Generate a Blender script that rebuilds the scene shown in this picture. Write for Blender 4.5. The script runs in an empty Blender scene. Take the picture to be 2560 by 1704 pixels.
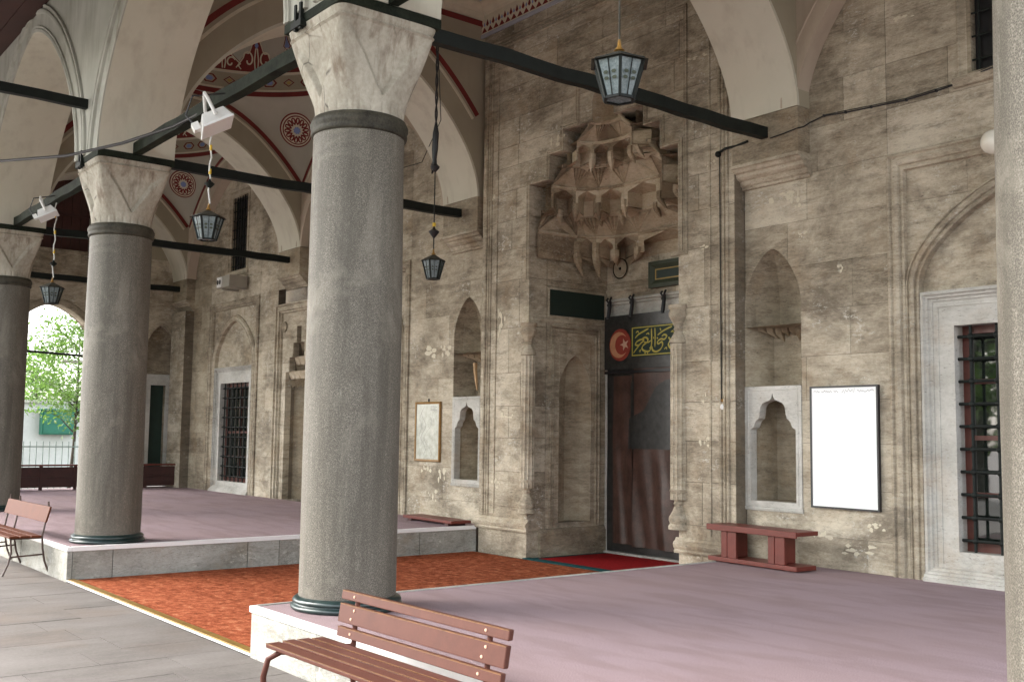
import bpy, bmesh, math, random
from math import sin, cos, pi, sqrt, radians
from mathutils import Vector, Matrix

random.seed(7)
S = bpy.context.scene
COL = S.collection

# ------------------------------------------------------------------ camera, world, sun, exposure
def setup_camera():
    yaw, pit, rol, f = 0.9039, 0.0882, 0.0129, 2635.98
    fwd = Vector((-sin(yaw) * cos(pit), cos(yaw) * cos(pit), sin(pit)))
    rt = Vector((cos(yaw), sin(yaw), 0.0))
    up = rt.cross(fwd)
    r2 = cos(rol) * rt + sin(rol) * up
    u2 = -sin(rol) * rt + cos(rol) * up
    cd = bpy.data.cameras.new('camera')
    cam = bpy.data.objects.new('camera', cd)
    COL.objects.link(cam)
    m = Matrix(((r2.x, u2.x, -fwd.x), (r2.y, u2.y, -fwd.y), (r2.z, u2.z, -fwd.z))).to_4x4()
    m.translation = Vector((9.4793, -8.8098, 1.2476))
    cam.matrix_world = m
    cd.sensor_fit = 'HORIZONTAL'
    cd.sensor_width = 36.0
    cd.lens = f / 2560 * 36.0
    cd.clip_start = 0.05
    cd.clip_end = 2000
    S.camera = cam
setup_camera()

SUN_EL, SUN_AZ = radians(42), radians(228)      # azimuth of the sun seen from the portico, clockwise from +y
w = bpy.data.worlds.new('World')
S.world = w
w.use_nodes = True
nt = w.node_tree
bg = nt.nodes['Background']
sky = nt.nodes.new('ShaderNodeTexSky')
sky.sky_type = 'NISHITA'
sky.sun_disc = False
sky.sun_elevation = SUN_EL
sky.sun_rotation = SUN_AZ
sky.dust_density = 3.5
sky.air_density = 1.2
hs = nt.nodes.new('ShaderNodeHueSaturation')
hs.inputs['Saturation'].default_value = 0.30
nt.links.new(sky.outputs[0], hs.inputs['Color'])
nt.links.new(hs.outputs[0], bg.inputs['Color'])
bg.inputs['Strength'].default_value = 0.15
sd = bpy.data.lights.new('sun', 'SUN')
sd.energy = 0.5
sd.angle = radians(45)
sd.color = (1.0, 0.95, 0.87)
so = bpy.data.objects.new('sun', sd)
COL.objects.link(so)
to_sun = Vector((sin(SUN_AZ) * cos(SUN_EL), cos(SUN_AZ) * cos(SUN_EL), sin(SUN_EL)))
so.rotation_euler = to_sun.to_track_quat('Z', 'Y').to_euler()
so.location = (0, -20, 20)
S.view_settings.view_transform = 'Standard'
S.view_settings.look = 'None'
S.view_settings.gamma = 1
S.view_settings.use_curve_mapping = False
S.view_settings.exposure = 2.72
S.cycles.use_denoising = True
S.cycles.max_bounces = 7
S.cycles.diffuse_bounces = 5
S.cycles.glossy_bounces = 3
S.cycles.transmission_bounces = 4
S.cycles.sample_clamp_indirect = 8

# ------------------------------------------------------------------ materials
class NT:
    def __init__(s, name):
        s.m = bpy.data.materials.new(name)
        s.m.use_nodes = True
        s.t = s.m.node_tree
        s.b = s.t.nodes['Principled BSDF']
        s.pos = s.t.nodes.new('ShaderNodeNewGeometry').outputs['Position']
        s.obj = s.t.nodes.new('ShaderNodeTexCoord').outputs['Object']
        s.rnd = s.t.nodes.new('ShaderNodeObjectInfo').outputs['Random']
    def lk(s, a, b):
        if isinstance(a, (int, float)):
            b.default_value = a
        elif isinstance(a, tuple):
            b.default_value = a if len(a) == len(b.default_value) else (*a, 1)
        else:
            s.t.links.new(a, b)
    def vmul(s, v, k):
        n = s.t.nodes.new('ShaderNodeVectorMath'); n.operation = 'MULTIPLY'
        s.lk(v, n.inputs[0]); n.inputs[1].default_value = k
        return n.outputs[0]
    def noise(s, v, scale, detail=4, rough=0.55, dist=0.0):
        n = s.t.nodes.new('ShaderNodeTexNoise')
        s.lk(v, n.inputs['Vector'])
        n.inputs['Scale'].default_value = scale
        n.inputs['Detail'].default_value = detail
        n.inputs['Roughness'].default_value = rough
        n.inputs['Distortion'].default_value = dist
        return n.outputs['Fac']
    def voro(s, v, scale, feat='F1', out='Distance'):
        n = s.t.nodes.new('ShaderNodeTexVoronoi'); n.feature = feat
        s.lk(v, n.inputs['Vector']); n.inputs['Scale'].default_value = scale
        return n.outputs[out]
    def math(s, op, a, b=0.0, clamp=False):
        n = s.t.nodes.new('ShaderNodeMath'); n.operation = op; n.use_clamp = clamp
        s.lk(a, n.inputs[0]); s.lk(b, n.inputs[1])
        return n.outputs[0]
    def ramp(s, f, stops):
        n = s.t.nodes.new('ShaderNodeValToRGB')
        s.lk(f, n.inputs[0])
        cr = n.color_ramp
        while len(cr.elements) < len(stops):
            cr.elements.new(0.5)
        for e, (p, c) in zip(cr.elements, stops):
            e.position = p
            e.color = (c, c, c, 1) if isinstance(c, (int, float)) else (*c, 1)
        return n.outputs[0]
    def mix(s, f, a, b, mode='MIX'):
        n = s.t.nodes.new('ShaderNodeMix'); n.data_type = 'RGBA'; n.blend_type = mode
        s.lk(f, n.inputs[0]); s.lk(a, n.inputs[6]); s.lk(b, n.inputs[7])
        return n.outputs[2]
    def sep(s, v):
        n = s.t.nodes.new('ShaderNodeSeparateXYZ'); s.lk(v, n.inputs[0])
        return n.outputs
    def bump(s, h, strength=0.3, dist=0.01):
        n = s.t.nodes.new('ShaderNodeBump')
        n.inputs['Strength'].default_value = strength
        n.inputs['Distance'].default_value = dist
        s.lk(h, n.inputs['Height'])
        s.t.links.new(n.outputs[0], s.b.inputs['Normal'])
    def out(s, col, rough=0.8, metal=0.0, spec=0.5):
        s.lk(col, s.b.inputs['Base Color'])
        s.lk(rough, s.b.inputs['Roughness'])
        s.lk(metal, s.b.inputs['Metallic'])
        s.b.inputs['Specular IOR Level'].default_value = spec
        return s.m

def stone_mat(name, dark, mid, light, tone=0.14, streak=1.0, stain=0.72, fleck=1.0, bump=0.6, grey=(0.13, 0.108, 0.080)):
    n = NT(name)
    st = n.noise(n.vmul(n.pos, (1.3, 1.3, 5.0)), 2.6, 9, 0.78, 0.15)
    fine = n.noise(n.vmul(n.pos, (1, 1, 2.6)), 24, 5, 0.8)
    big = n.noise(n.vmul(n.pos, (1, 1, 1.5)), 1.0, 5, 0.65, 0.3)
    f = n.math('ADD', n.math('MULTIPLY', st, 0.62 * streak), n.math('MULTIPLY', fine, 0.42))
    f = n.math('ADD', f, n.math('MULTIPLY', big, 0.62))
    f = n.math('ADD', f, n.math('MULTIPLY', n.math('SUBTRACT', n.rnd, 0.5), tone))
    k = 0.5 * (0.62 * streak + 0.42 + 0.62)
    c = n.ramp(f, [(max(0, k - 0.17), dark), (k, mid), (min(1, k + 0.16), light)])
    # soot and damp patches with an edge of their own
    g = n.noise(n.vmul(n.pos, (0.8, 0.8, 1.1)), 1.0, 9, 0.78, 0.3)
    g = n.math('ADD', g, n.math('MULTIPLY', n.math('SUBTRACT', fine, 0.5), 0.35))
    c = n.mix(n.math('MULTIPLY', n.ramp(g, [(0.50, 0.0), (0.64, 1.0)]), stain), c, grey)
    # narrow sooty streaks along the courses
    g2 = n.noise(n.vmul(n.pos, (1.0, 1.0, 3.6)), 1.7, 9, 0.8, 0.3)
    c = n.mix(n.math('MULTIPLY', n.ramp(g2, [(0.54, 0.0), (0.64, 1.0)]), stain * 0.8), c, grey)
    # warm iron stains
    h = n.noise(n.pos, 1.9, 6, 0.7)
    c = n.mix(n.math('MULTIPLY', n.ramp(h, [(0.52, 0.0), (0.72, 1.0)]), 0.35), c, (0.31, 0.20, 0.10))
    # dark pits along the bedding
    p = n.noise(n.vmul(n.pos, (1, 1, 3.0)), 20, 6, 0.8)
    pit = n.ramp(p, [(0.33, 1.0), (0.42, 0.0)])
    c = n.mix(n.math('MULTIPLY', pit, 0.7), c, (0.05, 0.04, 0.028))
    # flecks of old whitewash
    a = n.noise(n.pos, 2.3, 4, 0.65)
    b = n.noise(n.vmul(n.pos, (1, 1, 1.8)), 13, 6, 0.8)
    fl = n.math('MULTIPLY', n.ramp(a, [(0.54, 0.0), (0.62, 1.0)]), n.ramp(b, [(0.54, 0.0), (0.59, 1.0)]))
    c = n.mix(n.math('MULTIPLY', fl, 0.85 * fleck), c, (0.62, 0.60, 0.53))
    hgt = n.math('ADD', n.math('MULTIPLY', st, 0.8), n.math('MULTIPLY', p, 1.1))
    n.bump(n.math('ADD', hgt, n.math('MULTIPLY', fine, 0.5)), bump, 0.016)
    return n.out(c, 0.88, 0, 0.25)

MAT = {}
MAT['wall'] = stone_mat('limestone', (0.21, 0.178, 0.13), (0.45, 0.392, 0.298), (0.64, 0.58, 0.46))
MAT['wall_dark'] = stone_mat('limestone_recess_shade', (0.15, 0.12, 0.085), (0.34, 0.29, 0.21), (0.50, 0.44, 0.33), stain=0.5, fleck=0.3)  # darker copy of the limestone, recess shade put into its colour
MAT['joint'] = stone_mat('mortar', (0.09, 0.075, 0.055), (0.18, 0.15, 0.11), (0.26, 0.22, 0.17), tone=0, fleck=0.4)
MAT['mould'] = stone_mat('moulded_limestone', (0.20, 0.168, 0.122), (0.44, 0.382, 0.288), (0.62, 0.56, 0.445), tone=0.1, stain=0.7, fleck=0.5)
MAT['muq'] = stone_mat('carved_limestone', (0.22, 0.17, 0.115), (0.46, 0.38, 0.27), (0.62, 0.54, 0.41), tone=0.3, streak=0.6, stain=0.3, fleck=0.5, bump=0.3)
MAT['marble'] = stone_mat('grey_marble', (0.25, 0.245, 0.22), (0.47, 0.46, 0.42), (0.60, 0.59, 0.545), tone=0.12, streak=0.4, stain=0.35, fleck=0.2, bump=0.15, grey=(0.2, 0.19, 0.16))
MAT['kerb'] = stone_mat('weathered_marble', (0.15, 0.145, 0.125), (0.34, 0.335, 0.30), (0.48, 0.475, 0.44), tone=0.12, streak=0.4, stain=0.6, fleck=0.8, bump=0.3, grey=(0.15, 0.14, 0.11))

def plaster_mat(name, c1, c2, stain=(0.3, 0.26, 0.2), amt=0.3):
    n = NT(name)
    big = n.noise(n.pos, 1.1, 5, 0.6)
    drip = n.noise(n.vmul(n.pos, (3, 3, 0.35)), 1.6, 5, 0.6)
    fine = n.noise(n.pos, 30, 4, 0.6)
    c = n.mix(n.ramp(big, [(0.3, 0.0), (0.7, 1.0)]), c1, c2)
    c = n.mix(n.math('MULTIPLY', n.ramp(drip, [(0.5, 0.0), (0.72, 1.0)]), amt), c, stain)
    n.bump(n.math('ADD', fine, n.math('MULTIPLY', big, 2)), 0.15, 0.01)
    return n.out(c, 0.9, 0, 0.2)
MAT['plaster'] = plaster_mat('cream_plaster', (0.56, 0.535, 0.435), (0.63, 0.605, 0.505))
MAT['plaster_face'] = plaster_mat('ochre_plaster', (0.33, 0.295, 0.215), (0.40, 0.36, 0.27))
MAT['plaster_dome'] = plaster_mat('dome_plaster', (0.42, 0.40, 0.33), (0.48, 0.46, 0.39), amt=0.12)
MAT['plaster_pink'] = plaster_mat('pinkish_plaster', (0.44, 0.36, 0.28), (0.52, 0.45, 0.36))
MAT['arcade'] = plaster_mat('arcade_stone', (0.38, 0.375, 0.325), (0.52, 0.515, 0.46), (0.20, 0.18, 0.13), 0.55)

def plain(name, c, rough=0.6, metal=0.0, var=0.25, scale=6, bump=0.1, spec=0.5, c2=None):
    n = NT(name)
    a = n.noise(n.pos, scale, 5, 0.65)
    b = n.noise(n.pos, scale * 9, 3, 0.6)
    f = n.math('ADD', n.math('MULTIPLY', a, 0.7), n.math('MULTIPLY', b, 0.3))
    lo = tuple(x * (1 - var) for x in c)
    hi = c2 if c2 else tuple(min(1, x * (1 + var)) for x in c)
    col = n.ramp(f, [(0.32, lo), (0.68, hi)])
    if bump:
        n.bump(f, bump, 0.004)
    return n.out(col, rough, metal, spec)
MAT['red'] = plain('oxblood_paint', (0.17, 0.022, 0.018), 0.8, var=0.2)
MAT['blue'] = plain('blue_paint', (0.20, 0.26, 0.48), 0.8, var=0.2)
MAT['cream'] = plain('cream_paint', (0.62, 0.57, 0.44), 0.8, var=0.1)
MAT['gold'] = plain('ochre_paint', (0.42, 0.30, 0.10), 0.8, var=0.1)
MAT['iron'] = plain('dark_green_iron', (0.0055, 0.0085, 0.0065), 0.6, var=0.6, scale=9, bump=0.6, spec=0.3)
MAT['iron_worn'] = plain('worn_green_iron', (0.006, 0.011, 0.008), 0.75, var=0.6, scale=5, bump=0.8, c2=(0.030, 0.037, 0.024), spec=0.15)
MAT['verdigris'] = plain('green_bronze', (0.010, 0.022, 0.022), 0.28, var=0.4, scale=14, bump=0.3, c2=(0.022, 0.045, 0.042), spec=0.6)
MAT['collar'] = plain('bronze_collar', (0.022, 0.021, 0.015), 0.6, var=0.4, scale=8, bump=0.4, c2=(0.095, 0.085, 0.062), spec=0.25)
MAT['maroon'] = plain('maroon_board', (0.045, 0.012, 0.009), 0.6, var=0.3, scale=8)
MAT['bench'] = plain('brown_gloss_paint', (0.090, 0.030, 0.020), 0.45, var=0.14, scale=10, bump=0.12, spec=0.22)
MAT['bench_red'] = plain('red_brown_gloss_paint', (0.125, 0.026, 0.018), 0.42, var=0.2, scale=10, bump=0.12, spec=0.35)
MAT['bench_edge'] = plain('bench_edge_highlight', (0.15, 0.07, 0.03), 0.35, var=0.4, scale=20)  # golden highlight of the bench edges, put into the colour
MAT['bench_left'] = plain('orange_brown_paint', (0.088, 0.021, 0.006), 0.6, var=0.15, scale=10, spec=0.2)
MAT['white'] = plain('white_enamel', (0.80, 0.80, 0.78), 0.35, var=0.04)
MAT['strip'] = plain('white_edge_strip', (0.80, 0.79, 0.78), 0.5, var=0.05)
MAT['board_white'] = plain('white_paper', (0.88, 0.90, 0.90), 0.5, var=0.01, bump=0)
MAT['pencil'] = plain('grey_ink', (0.16, 0.16, 0.16), 0.7, var=0.1)
MAT['black'] = plain('black_metal', (0.012, 0.012, 0.014), 0.4, var=0.2)
MAT['gilt'] = plain('gilt_wood', (0.28, 0.15, 0.035), 0.35, var=0.3, scale=20)
MAT['map'] = plain('faded_map', (0.38, 0.40, 0.33), 0.25, var=0.25, scale=9, bump=0, c2=(0.55, 0.56, 0.48))
MAT['maroon_wood'] = plain('maroon_window_wood', (0.085, 0.022, 0.014), 0.4, var=0.3, scale=10)
MAT['brass'] = plain('brass_strip', (0.24, 0.145, 0.035), 0.45, 0.35, var=0.3, scale=10)
MAT['lamp_glass'] = plain('frosted_lamp_glass', (0.11, 0.145, 0.145), 0.18, var=0.3, scale=50, bump=0.5, c2=(0.24, 0.29, 0.30), spec=0.6)
MAT['lamp_glass_dim'] = MAT['lamp_glass']
MAT['cord_white'] = plain('white_cord', (0.6, 0.6, 0.56), 0.6)
MAT['yellow'] = plain('yellow_tape', (0.65, 0.42, 0.02), 0.5)
MAT['plaque'] = plain('dark_green_slate', (0.008, 0.022, 0.016), 0.6, var=0.3, scale=60)
MAT['green_dark'] = plain('dark_olive_paint', (0.035, 0.045, 0.025), 0.6)
MAT['banner_black'] = plain('black_leather', (0.016, 0.016, 0.015), 0.36, var=0.5, scale=12, bump=0.5, c2=(0.045, 0.045, 0.042))
MAT['leather'] = plain('brown_leather', (0.045, 0.023, 0.017), 0.33, var=0.35, scale=5, bump=0.4, c2=(0.105, 0.055, 0.042))
MAT['banner_green'] = plain('bottle_green_cloth', (0.012, 0.030, 0.020), 0.7)
MAT['banner_yellow'] = plain('yellow_embroidery', (0.42, 0.36, 0.06), 0.6, var=0.1)
MAT['badge_red'] = plain('red_badge', (0.26, 0.035, 0.02), 0.6)
MAT['badge_buff'] = plain('buff_badge', (0.48, 0.23, 0.12), 0.6)
MAT['badge_star'] = plain('pale_star', (0.60, 0.38, 0.27), 0.6)
MAT['rug_red'] = plain('crimson_rug', (0.26, 0.008, 0.010), 0.95, var=0.35, scale=25, bump=0.5, spec=0.1)
MAT['rug_green'] = plain('teal_rug_border', (0.012, 0.055, 0.058), 0.95, var=0.2, scale=25, spec=0.1)
MAT['ac'] = plain('grey_enamel', (0.34, 0.32, 0.27), 0.5, var=0.1)
MAT['opal'] = plain('opal_globe', (0.75, 0.72, 0.62), 0.25, var=0.03)
MAT['bark'] = plain('grey_bark', (0.06, 0.05, 0.038), 0.9, var=0.4, scale=8, bump=0.5)
MAT['outwall'] = plain('whitewashed_wall', (0.62, 0.64, 0.60), 0.9, var=0.12, scale=1.5)
MAT['greenbox'] = plain('green_enamel', (0.02, 0.16, 0.10), 0.5, var=0.15)
MAT['fence'] = plain('pale_green_iron', (0.22, 0.28, 0.25), 0.6)
MAT['wood_pale'] = plain('pale_wood', (0.42, 0.26, 0.12), 0.5)
MAT['wood_soffit'] = plain('dark_red_soffit', (0.05, 0.014, 0.010), 0.6, var=0.35, scale=3)

def granite(name):
    n = NT(name)
    sp = n.noise(n.pos, 150, 4, 0.85)
    sp2 = n.voro(n.pos, 150)
    dr = n.noise(n.vmul(n.obj, (4.5, 4.5, 0.35)), 1.5, 7, 0.7, 0.3)
    big = n.noise(n.vmul(n.obj, (1.3, 1.3, 0.8)), 1.3, 7, 0.7, 0.6)
    f = n.math('ADD', n.math('MULTIPLY', sp, 0.55), n.math('MULTIPLY', sp2, 0.35))
    c = n.ramp(f, [(0.28, (0.050, 0.041, 0.030)), (0.47, (0.145, 0.131, 0.106)), (0.68, (0.28, 0.26, 0.216))])
    c = n.mix(n.ramp(dr, [(0.46, 0.0), (0.62, 0.55)]), c, (0.070, 0.062, 0.048))
    c = n.mix(n.ramp(big, [(0.52, 0.0), (0.66, 0.5)]), c, (0.29, 0.265, 0.215))
    c = n.mix(n.ramp(n.noise(n.vmul(n.obj, (0.7, 0.7, 1.0)), 1.7, 8, 0.75), [(0.56, 0.0), (0.66, 0.6)]), c, (0.085, 0.072, 0.054))
    lt = n.ramp(n.noise(n.vmul(n.obj, (5, 5, 0.9)), 1.5, 5, 0.7), [(0.66, 0.0), (0.72, 0.4)])
    c = n.mix(lt, c, (0.34, 0.33, 0.27))
    n.bump(n.math('ADD', sp, n.math('MULTIPLY', big, 2)), 0.25, 0.006)
    return n.out(c, 0.62, 0, 0.35)
MAT['granite'] = granite('grey_granite')

def capital_mat():
    n = NT('old_marble_capital')
    big = n.noise(n.obj, 2.2, 6, 0.65, 0.6)
    fine = n.noise(n.pos, 28, 4, 0.65)
    dr = n.noise(n.vmul(n.obj, (5, 5, 0.8)), 1.6, 6, 0.65)
    c = n.ramp(n.math('ADD', n.math('MULTIPLY', big, 0.7), n.math('MULTIPLY', fine, 0.3)),
               [(0.34, (0.27, 0.24, 0.185)), (0.6, (0.50, 0.465, 0.385))])
    c = n.mix(n.ramp(dr, [(0.50, 0.0), (0.66, 0.8)]), c, (0.17, 0.125, 0.085))
    cr = n.ramp(n.voro(n.vmul(n.obj, (1, 1, 0.7)), 3.1, 'DISTANCE_TO_EDGE'), [(0.0, 1.0), (0.018, 0.0)])
    msk = n.ramp(n.noise(n.obj, 1.7, 2), [(0.5, 0.0), (0.56, 1.0)])
    c = n.mix(n.math('MULTIPLY', n.math('MULTIPLY', cr, msk), 0.8), c, (0.05, 0.04, 0.03))
    n.bump(n.math('ADD', fine, n.math('MULTIPLY', big, 3)), 0.35, 0.012)
    return n.out(c, 0.7, 0, 0.35)
MAT['capital'] = capital_mat()

def carpet_mat():
    n = NT('mauve_carpet')
    fine = n.noise(n.pos, 130, 3, 0.8)
    med = n.noise(n.vmul(n.pos, (1.0, 3.6, 1)), 1.1, 5, 0.6, 0.4)
    big = n.noise(n.pos, 0.45, 3, 0.5)
    c = n.ramp(fine, [(0.30, (0.18, 0.135, 0.142)), (0.55, (0.34, 0.258, 0.276)), (0.75, (0.43, 0.34, 0.362))])
    c = n.mix(n.math('MULTIPLY', n.ramp(med, [(0.45, 0.0), (0.62, 1.0)]), 0.32), c, (0.17, 0.120, 0.118))
    c = n.mix(n.math('MULTIPLY', n.ramp(big, [(0.45, 0.0), (0.65, 1.0)]), 0.35), c, (0.30, 0.215, 0.205))
    n.bump(n.math('ADD', fine, n.math('MULTIPLY', med, 1.6)), 0.55, 0.008)
    return n.out(c, 0.97, 0, 0.08)
MAT['carpet'] = carpet_mat()

def orange_mat():
    n = NT('orange_figured_carpet')
    fine = n.noise(n.pos, 90, 3, 0.8)
    a = n.noise(n.vmul(n.pos, (1.0, 2.0, 1)), 7.0, 6, 0.8, 0.8)
    b = n.noise(n.vmul(n.pos, (2.0, 1.0, 1)), 15, 5, 0.8, 0.5)
    v = n.voro(n.pos, 11)
    f = n.math('ADD', n.math('MULTIPLY', a, 0.5), n.math('MULTIPLY', b, 0.4))
    f = n.math('ADD', f, n.math('MULTIPLY', v, 0.12))
    f = n.math('ADD', f, n.math('MULTIPLY', n.math('SUBTRACT', fine, 0.5), 0.25))
    c = n.ramp(f, [(0.35, (0.07, 0.028, 0.010)), (0.44, (0.17, 0.042, 0.014)), (0.51, (0.27, 0.066, 0.028)), (0.57, (0.37, 0.115, 0.052)), (0.66, (0.46, 0.22, 0.125))])
    n.bump(n.math('ADD', fine, f), 0.5, 0.008)
    return n.out(c, 0.97, 0, 0.08)
MAT['orange'] = orange_mat()

def paving_mat():
    n = NT('worn_paving')
    fine = n.noise(n.pos, 45, 4, 0.7)
    big = n.noise(n.vmul(n.pos, (1.4, 0.6, 1)), 1.6, 5, 0.65)
    f = n.math('ADD', n.math('MULTIPLY', fine, 0.35), n.math('MULTIPLY', big, 0.65))
    f = n.math('ADD', f, n.math('MULTIPLY', n.math('SUBTRACT', n.rnd, 0.5), 0.07))
    c = n.ramp(f, [(0.32, (0.092, 0.082, 0.075)), (0.5, (0.138, 0.124, 0.114)), (0.68, (0.182, 0.167, 0.156))])
    c = n.mix(n.ramp(n.noise(n.pos, 0.9, 4), [(0.5, 0.0), (0.7, 0.4)]), c, (0.16, 0.115, 0.085))
    n.bump(f, 0.3, 0.008)
    return n.out(c, 0.75, 0, 0.3)
MAT['paving'] = paving_mat()

def glass_mat():
    n = NT('dark_window_glass')
    n.bump(n.noise(n.pos, 3.0, 2), 0.08, 0.01)
    m = n.out((0.012, 0.016, 0.013), 0.03, 0.0, 1.0)
    n.b.inputs['IOR'].default_value = 1.75
    return m
MAT['glass'] = glass_mat()

def leaf_mat():
    n = NT('leaf')
    oi = n.noise(n.pos, 2.5, 3)
    c = n.ramp(oi, [(0.35, (0.03, 0.075, 0.018)), (0.65, (0.14, 0.22, 0.06))])
    m = n.out(c, 0.5, 0, 0.4)
    tr = n.t.nodes.new('ShaderNodeBsdfTranslucent')
    tr.inputs[0].default_value = (0.16, 0.30, 0.05, 1)
    mx = n.t.nodes.new('ShaderNodeMixShader'); mx.inputs[0].default_value = 0.35
    o = n.t.nodes['Material Output']
    n.t.links.new(n.b.outputs[0], mx.inputs[1]); n.t.links.new(tr.outputs[0], mx.inputs[2])
    n.t.links.new(mx.outputs[0], o.inputs[0])
    return m
MAT['leaf'] = leaf_mat()

# ------------------------------------------------------------------ mesh helpers
def wloc(o):
    v = Vector((0, 0, 0))
    while o is not None:
        v = v + o.location
        o = o.parent
    return v

class MB:
    def __init__(s): s.v = []; s.f = []
    def add(s, vs, fs):
        k = len(s.v); s.v += [tuple(v) for v in vs]; s.f += [tuple(i + k for i in f) for f in fs]
        return s
    def quad(s, a, b, c, d): return s.add([a, b, c, d], [(0, 1, 2, 3)])
    def poly(s, pts): return s.add(pts, [tuple(range(len(pts)))])
    def box(s, x0, x1, y0, y1, z0, z1):
        v = [(x0, y0, z0), (x1, y0, z0), (x1, y1, z0), (x0, y1, z0), (x0, y0, z1), (x1, y0, z1), (x1, y1, z1), (x0, y1, z1)]
        return s.add(v, [(0, 3, 2, 1), (4, 5, 6, 7), (0, 1, 5, 4), (1, 2, 6, 5), (2, 3, 7, 6), (3, 0, 4, 7)])
    def bar(s, a, b, w, h, up=(0, 0, 1), ends=True):
        a, b = Vector(a), Vector(b); d = (b - a).normalized(); u = Vector(up)
        r = d.cross(u); r = r.normalized() if r.length > 1e-5 else Vector((1, 0, 0)); u = r.cross(d)
        vs = []
        for p in (a, b):
            for i, j in ((-1, -1), (1, -1), (1, 1), (-1, 1)):
                vs.append(p + r * (i * w / 2) + u * (j * h / 2))
        return s.add(vs, [(3, 2, 1, 0), (4, 5, 6, 7), (0, 1, 5, 4), (1, 2, 6, 5), (2, 3, 7, 6), (3, 0, 4, 7)])
    def tube(s, pts, r, n=8, cap=True):
        pts = [Vector(p) for p in pts]; k = len(pts)
        rr = r if isinstance(r, (list, tuple)) else [r] * k
        ref = None; rings = []
        for i, p in enumerate(pts):
            d = (pts[min(i + 1, k - 1)] - pts[max(i - 1, 0)]).normalized()
            if ref is None:
                ref = Vector((0, 0, 1)) if abs(d.z) < 0.9 else Vector((1, 0, 0))
            a = (ref - d * ref.dot(d)).normalized(); b = d.cross(a); ref = a
            rings.append([p + a * (rr[i] * cos(2 * pi * j / n)) + b * (rr[i] * sin(2 * pi * j / n)) for j in range(n)])
        vs = [q for ring in rings for q in ring]
        fs = [(i * n + j, i * n + (j + 1) % n, (i + 1) * n + (j + 1) % n, (i + 1) * n + j) for i in range(k - 1) for j in range(n)]
        if cap:
            fs += [tuple(range(n - 1, -1, -1)), tuple((k - 1) * n + j for j in range(n))]
        return s.add(vs, fs)
    def lathe(s, prof, cx, cy, n=32, rf=None):
        vs = []
        for i, (r, z) in enumerate(prof):
            for j in range(n):
                a = 2 * pi * j / n
                q = rf(a, r, z) if rf else r
                vs.append((cx + q * cos(a), cy + q * sin(a), z))
        k = len(prof)
        fs = [(i * n + j, i * n + (j + 1) % n, (i + 1) * n + (j + 1) % n, (i + 1) * n + j) for i in range(k - 1) for j in range(n)]
        fs += [tuple(range(n - 1, -1, -1)), tuple((k - 1) * n + j for j in range(n))]
        return s.add(vs, fs)
    def ball(s, c, r, n=8, m=6):
        prof = [(max(1e-3, r * sin(pi * i / m)), c[2] - r * cos(pi * i / m)) for i in range(m + 1)]
        return s.lathe(prof, c[0], c[1], n)
    def build(s, name, mat, parent=None, smooth=False, label=None, kind=None, bevel=0.0, sharp=40):
        me = bpy.data.meshes.new(name)
        off = wloc(parent) if parent is not None else Vector((0, 0, 0))
        me.from_pydata([(v[0] - off.x, v[1] - off.y, v[2] - off.z) for v in s.v], [], s.f)
        me.validate(); me.update()
        if isinstance(mat, (list, tuple)):
            for m in mat: me.materials.append(MAT[m])
        else:
            me.materials.append(MAT[mat])
        if smooth:
            me.shade_smooth()
            try: me.set_sharp_from_angle(angle=radians(sharp))
            except Exception: pass
        o = bpy.data.objects.new(name, me)
        COL.objects.link(o)
        o.parent = parent
        if bevel:
            b = o.modifiers.new('bevel', 'BEVEL'); b.width = bevel; b.segments = 2; b.limit_method = 'ANGLE'; b.angle_limit = radians(50)
        if label: o['label'] = label
        if kind: o['kind'] = kind
        return o

def thing(name, label, cat, loc=(0, 0, 0), group=None):
    o = bpy.data.objects.new(name, None)
    COL.objects.link(o); o.location = loc
    o.empty_display_size = 0.2
    o['label'] = label; o['category'] = cat
    if group: o['group'] = group
    return o
def tag(o, label, cat, group=None):
    o['label'] = label; o['category'] = cat
    if group: o['group'] = group
    return o
def struct(o): o['kind'] = 'structure'; return o
def copy_tree(o, parent=None):
    c = o.copy(); COL.objects.link(c); c.parent = parent
    for ch in list(o.children): copy_tree(ch, c)
    return c

# a vertical plane with its own (s, z, d) coordinates: s along it, d out of it
class Plane:
    def __init__(s, o, dr, nrm): s.o = Vector((o[0], o[1], 0)); s.d = Vector((dr[0], dr[1], 0)); s.n = Vector((nrm[0], nrm[1], 0))
    def __call__(s, a, z, d=0.0):
        p = s.o + s.d * a + s.n * d
        return (p.x, p.y, z)
FRONT = Plane((0, 0), (1, 0), (0, -1))
def front(y): return Plane((0, y), (1, 0), (0, -1))

# Ottoman pointed arch profile: t in 0..1 from springing to crown -> height 0..1
_AP = [(0, 0), (0.008, 0.10), (0.03, 0.20), (0.09, 0.36), (0.18, 0.52), (0.32, 0.69), (0.5, 0.83), (0.7, 0.925), (0.85, 0.975), (1, 1.0)]
def arc_h(t):
    t = min(1.0, max(0.0, t))
    c = sqrt(max(0.0, 1 - (1 - t) ** 2))
    l = 1 - (1 - t) ** 1.35
    return 0.62 * c + 0.38 * l
def arch_top(c, hw, zs, rise):
    return lambda s: zs + rise * arc_h(1 - abs(s - c) / hw)
def arch_pts(c, hw, zs, rise, n=20, legs=None):
    out = []
    ts = [(1 - cos(pi * i / (2 * n))) for i in range(n + 1)]
    for t in ts: out.append((c - hw + hw * t, zs + rise * arc_h(t)))
    for t in reversed(ts[:-1]): out.append((c + hw - hw * t, zs + rise * arc_h(t)))
    if legs is not None: out = [(c - hw, legs)] + out + [(c + hw, legs)]
    return out

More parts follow.
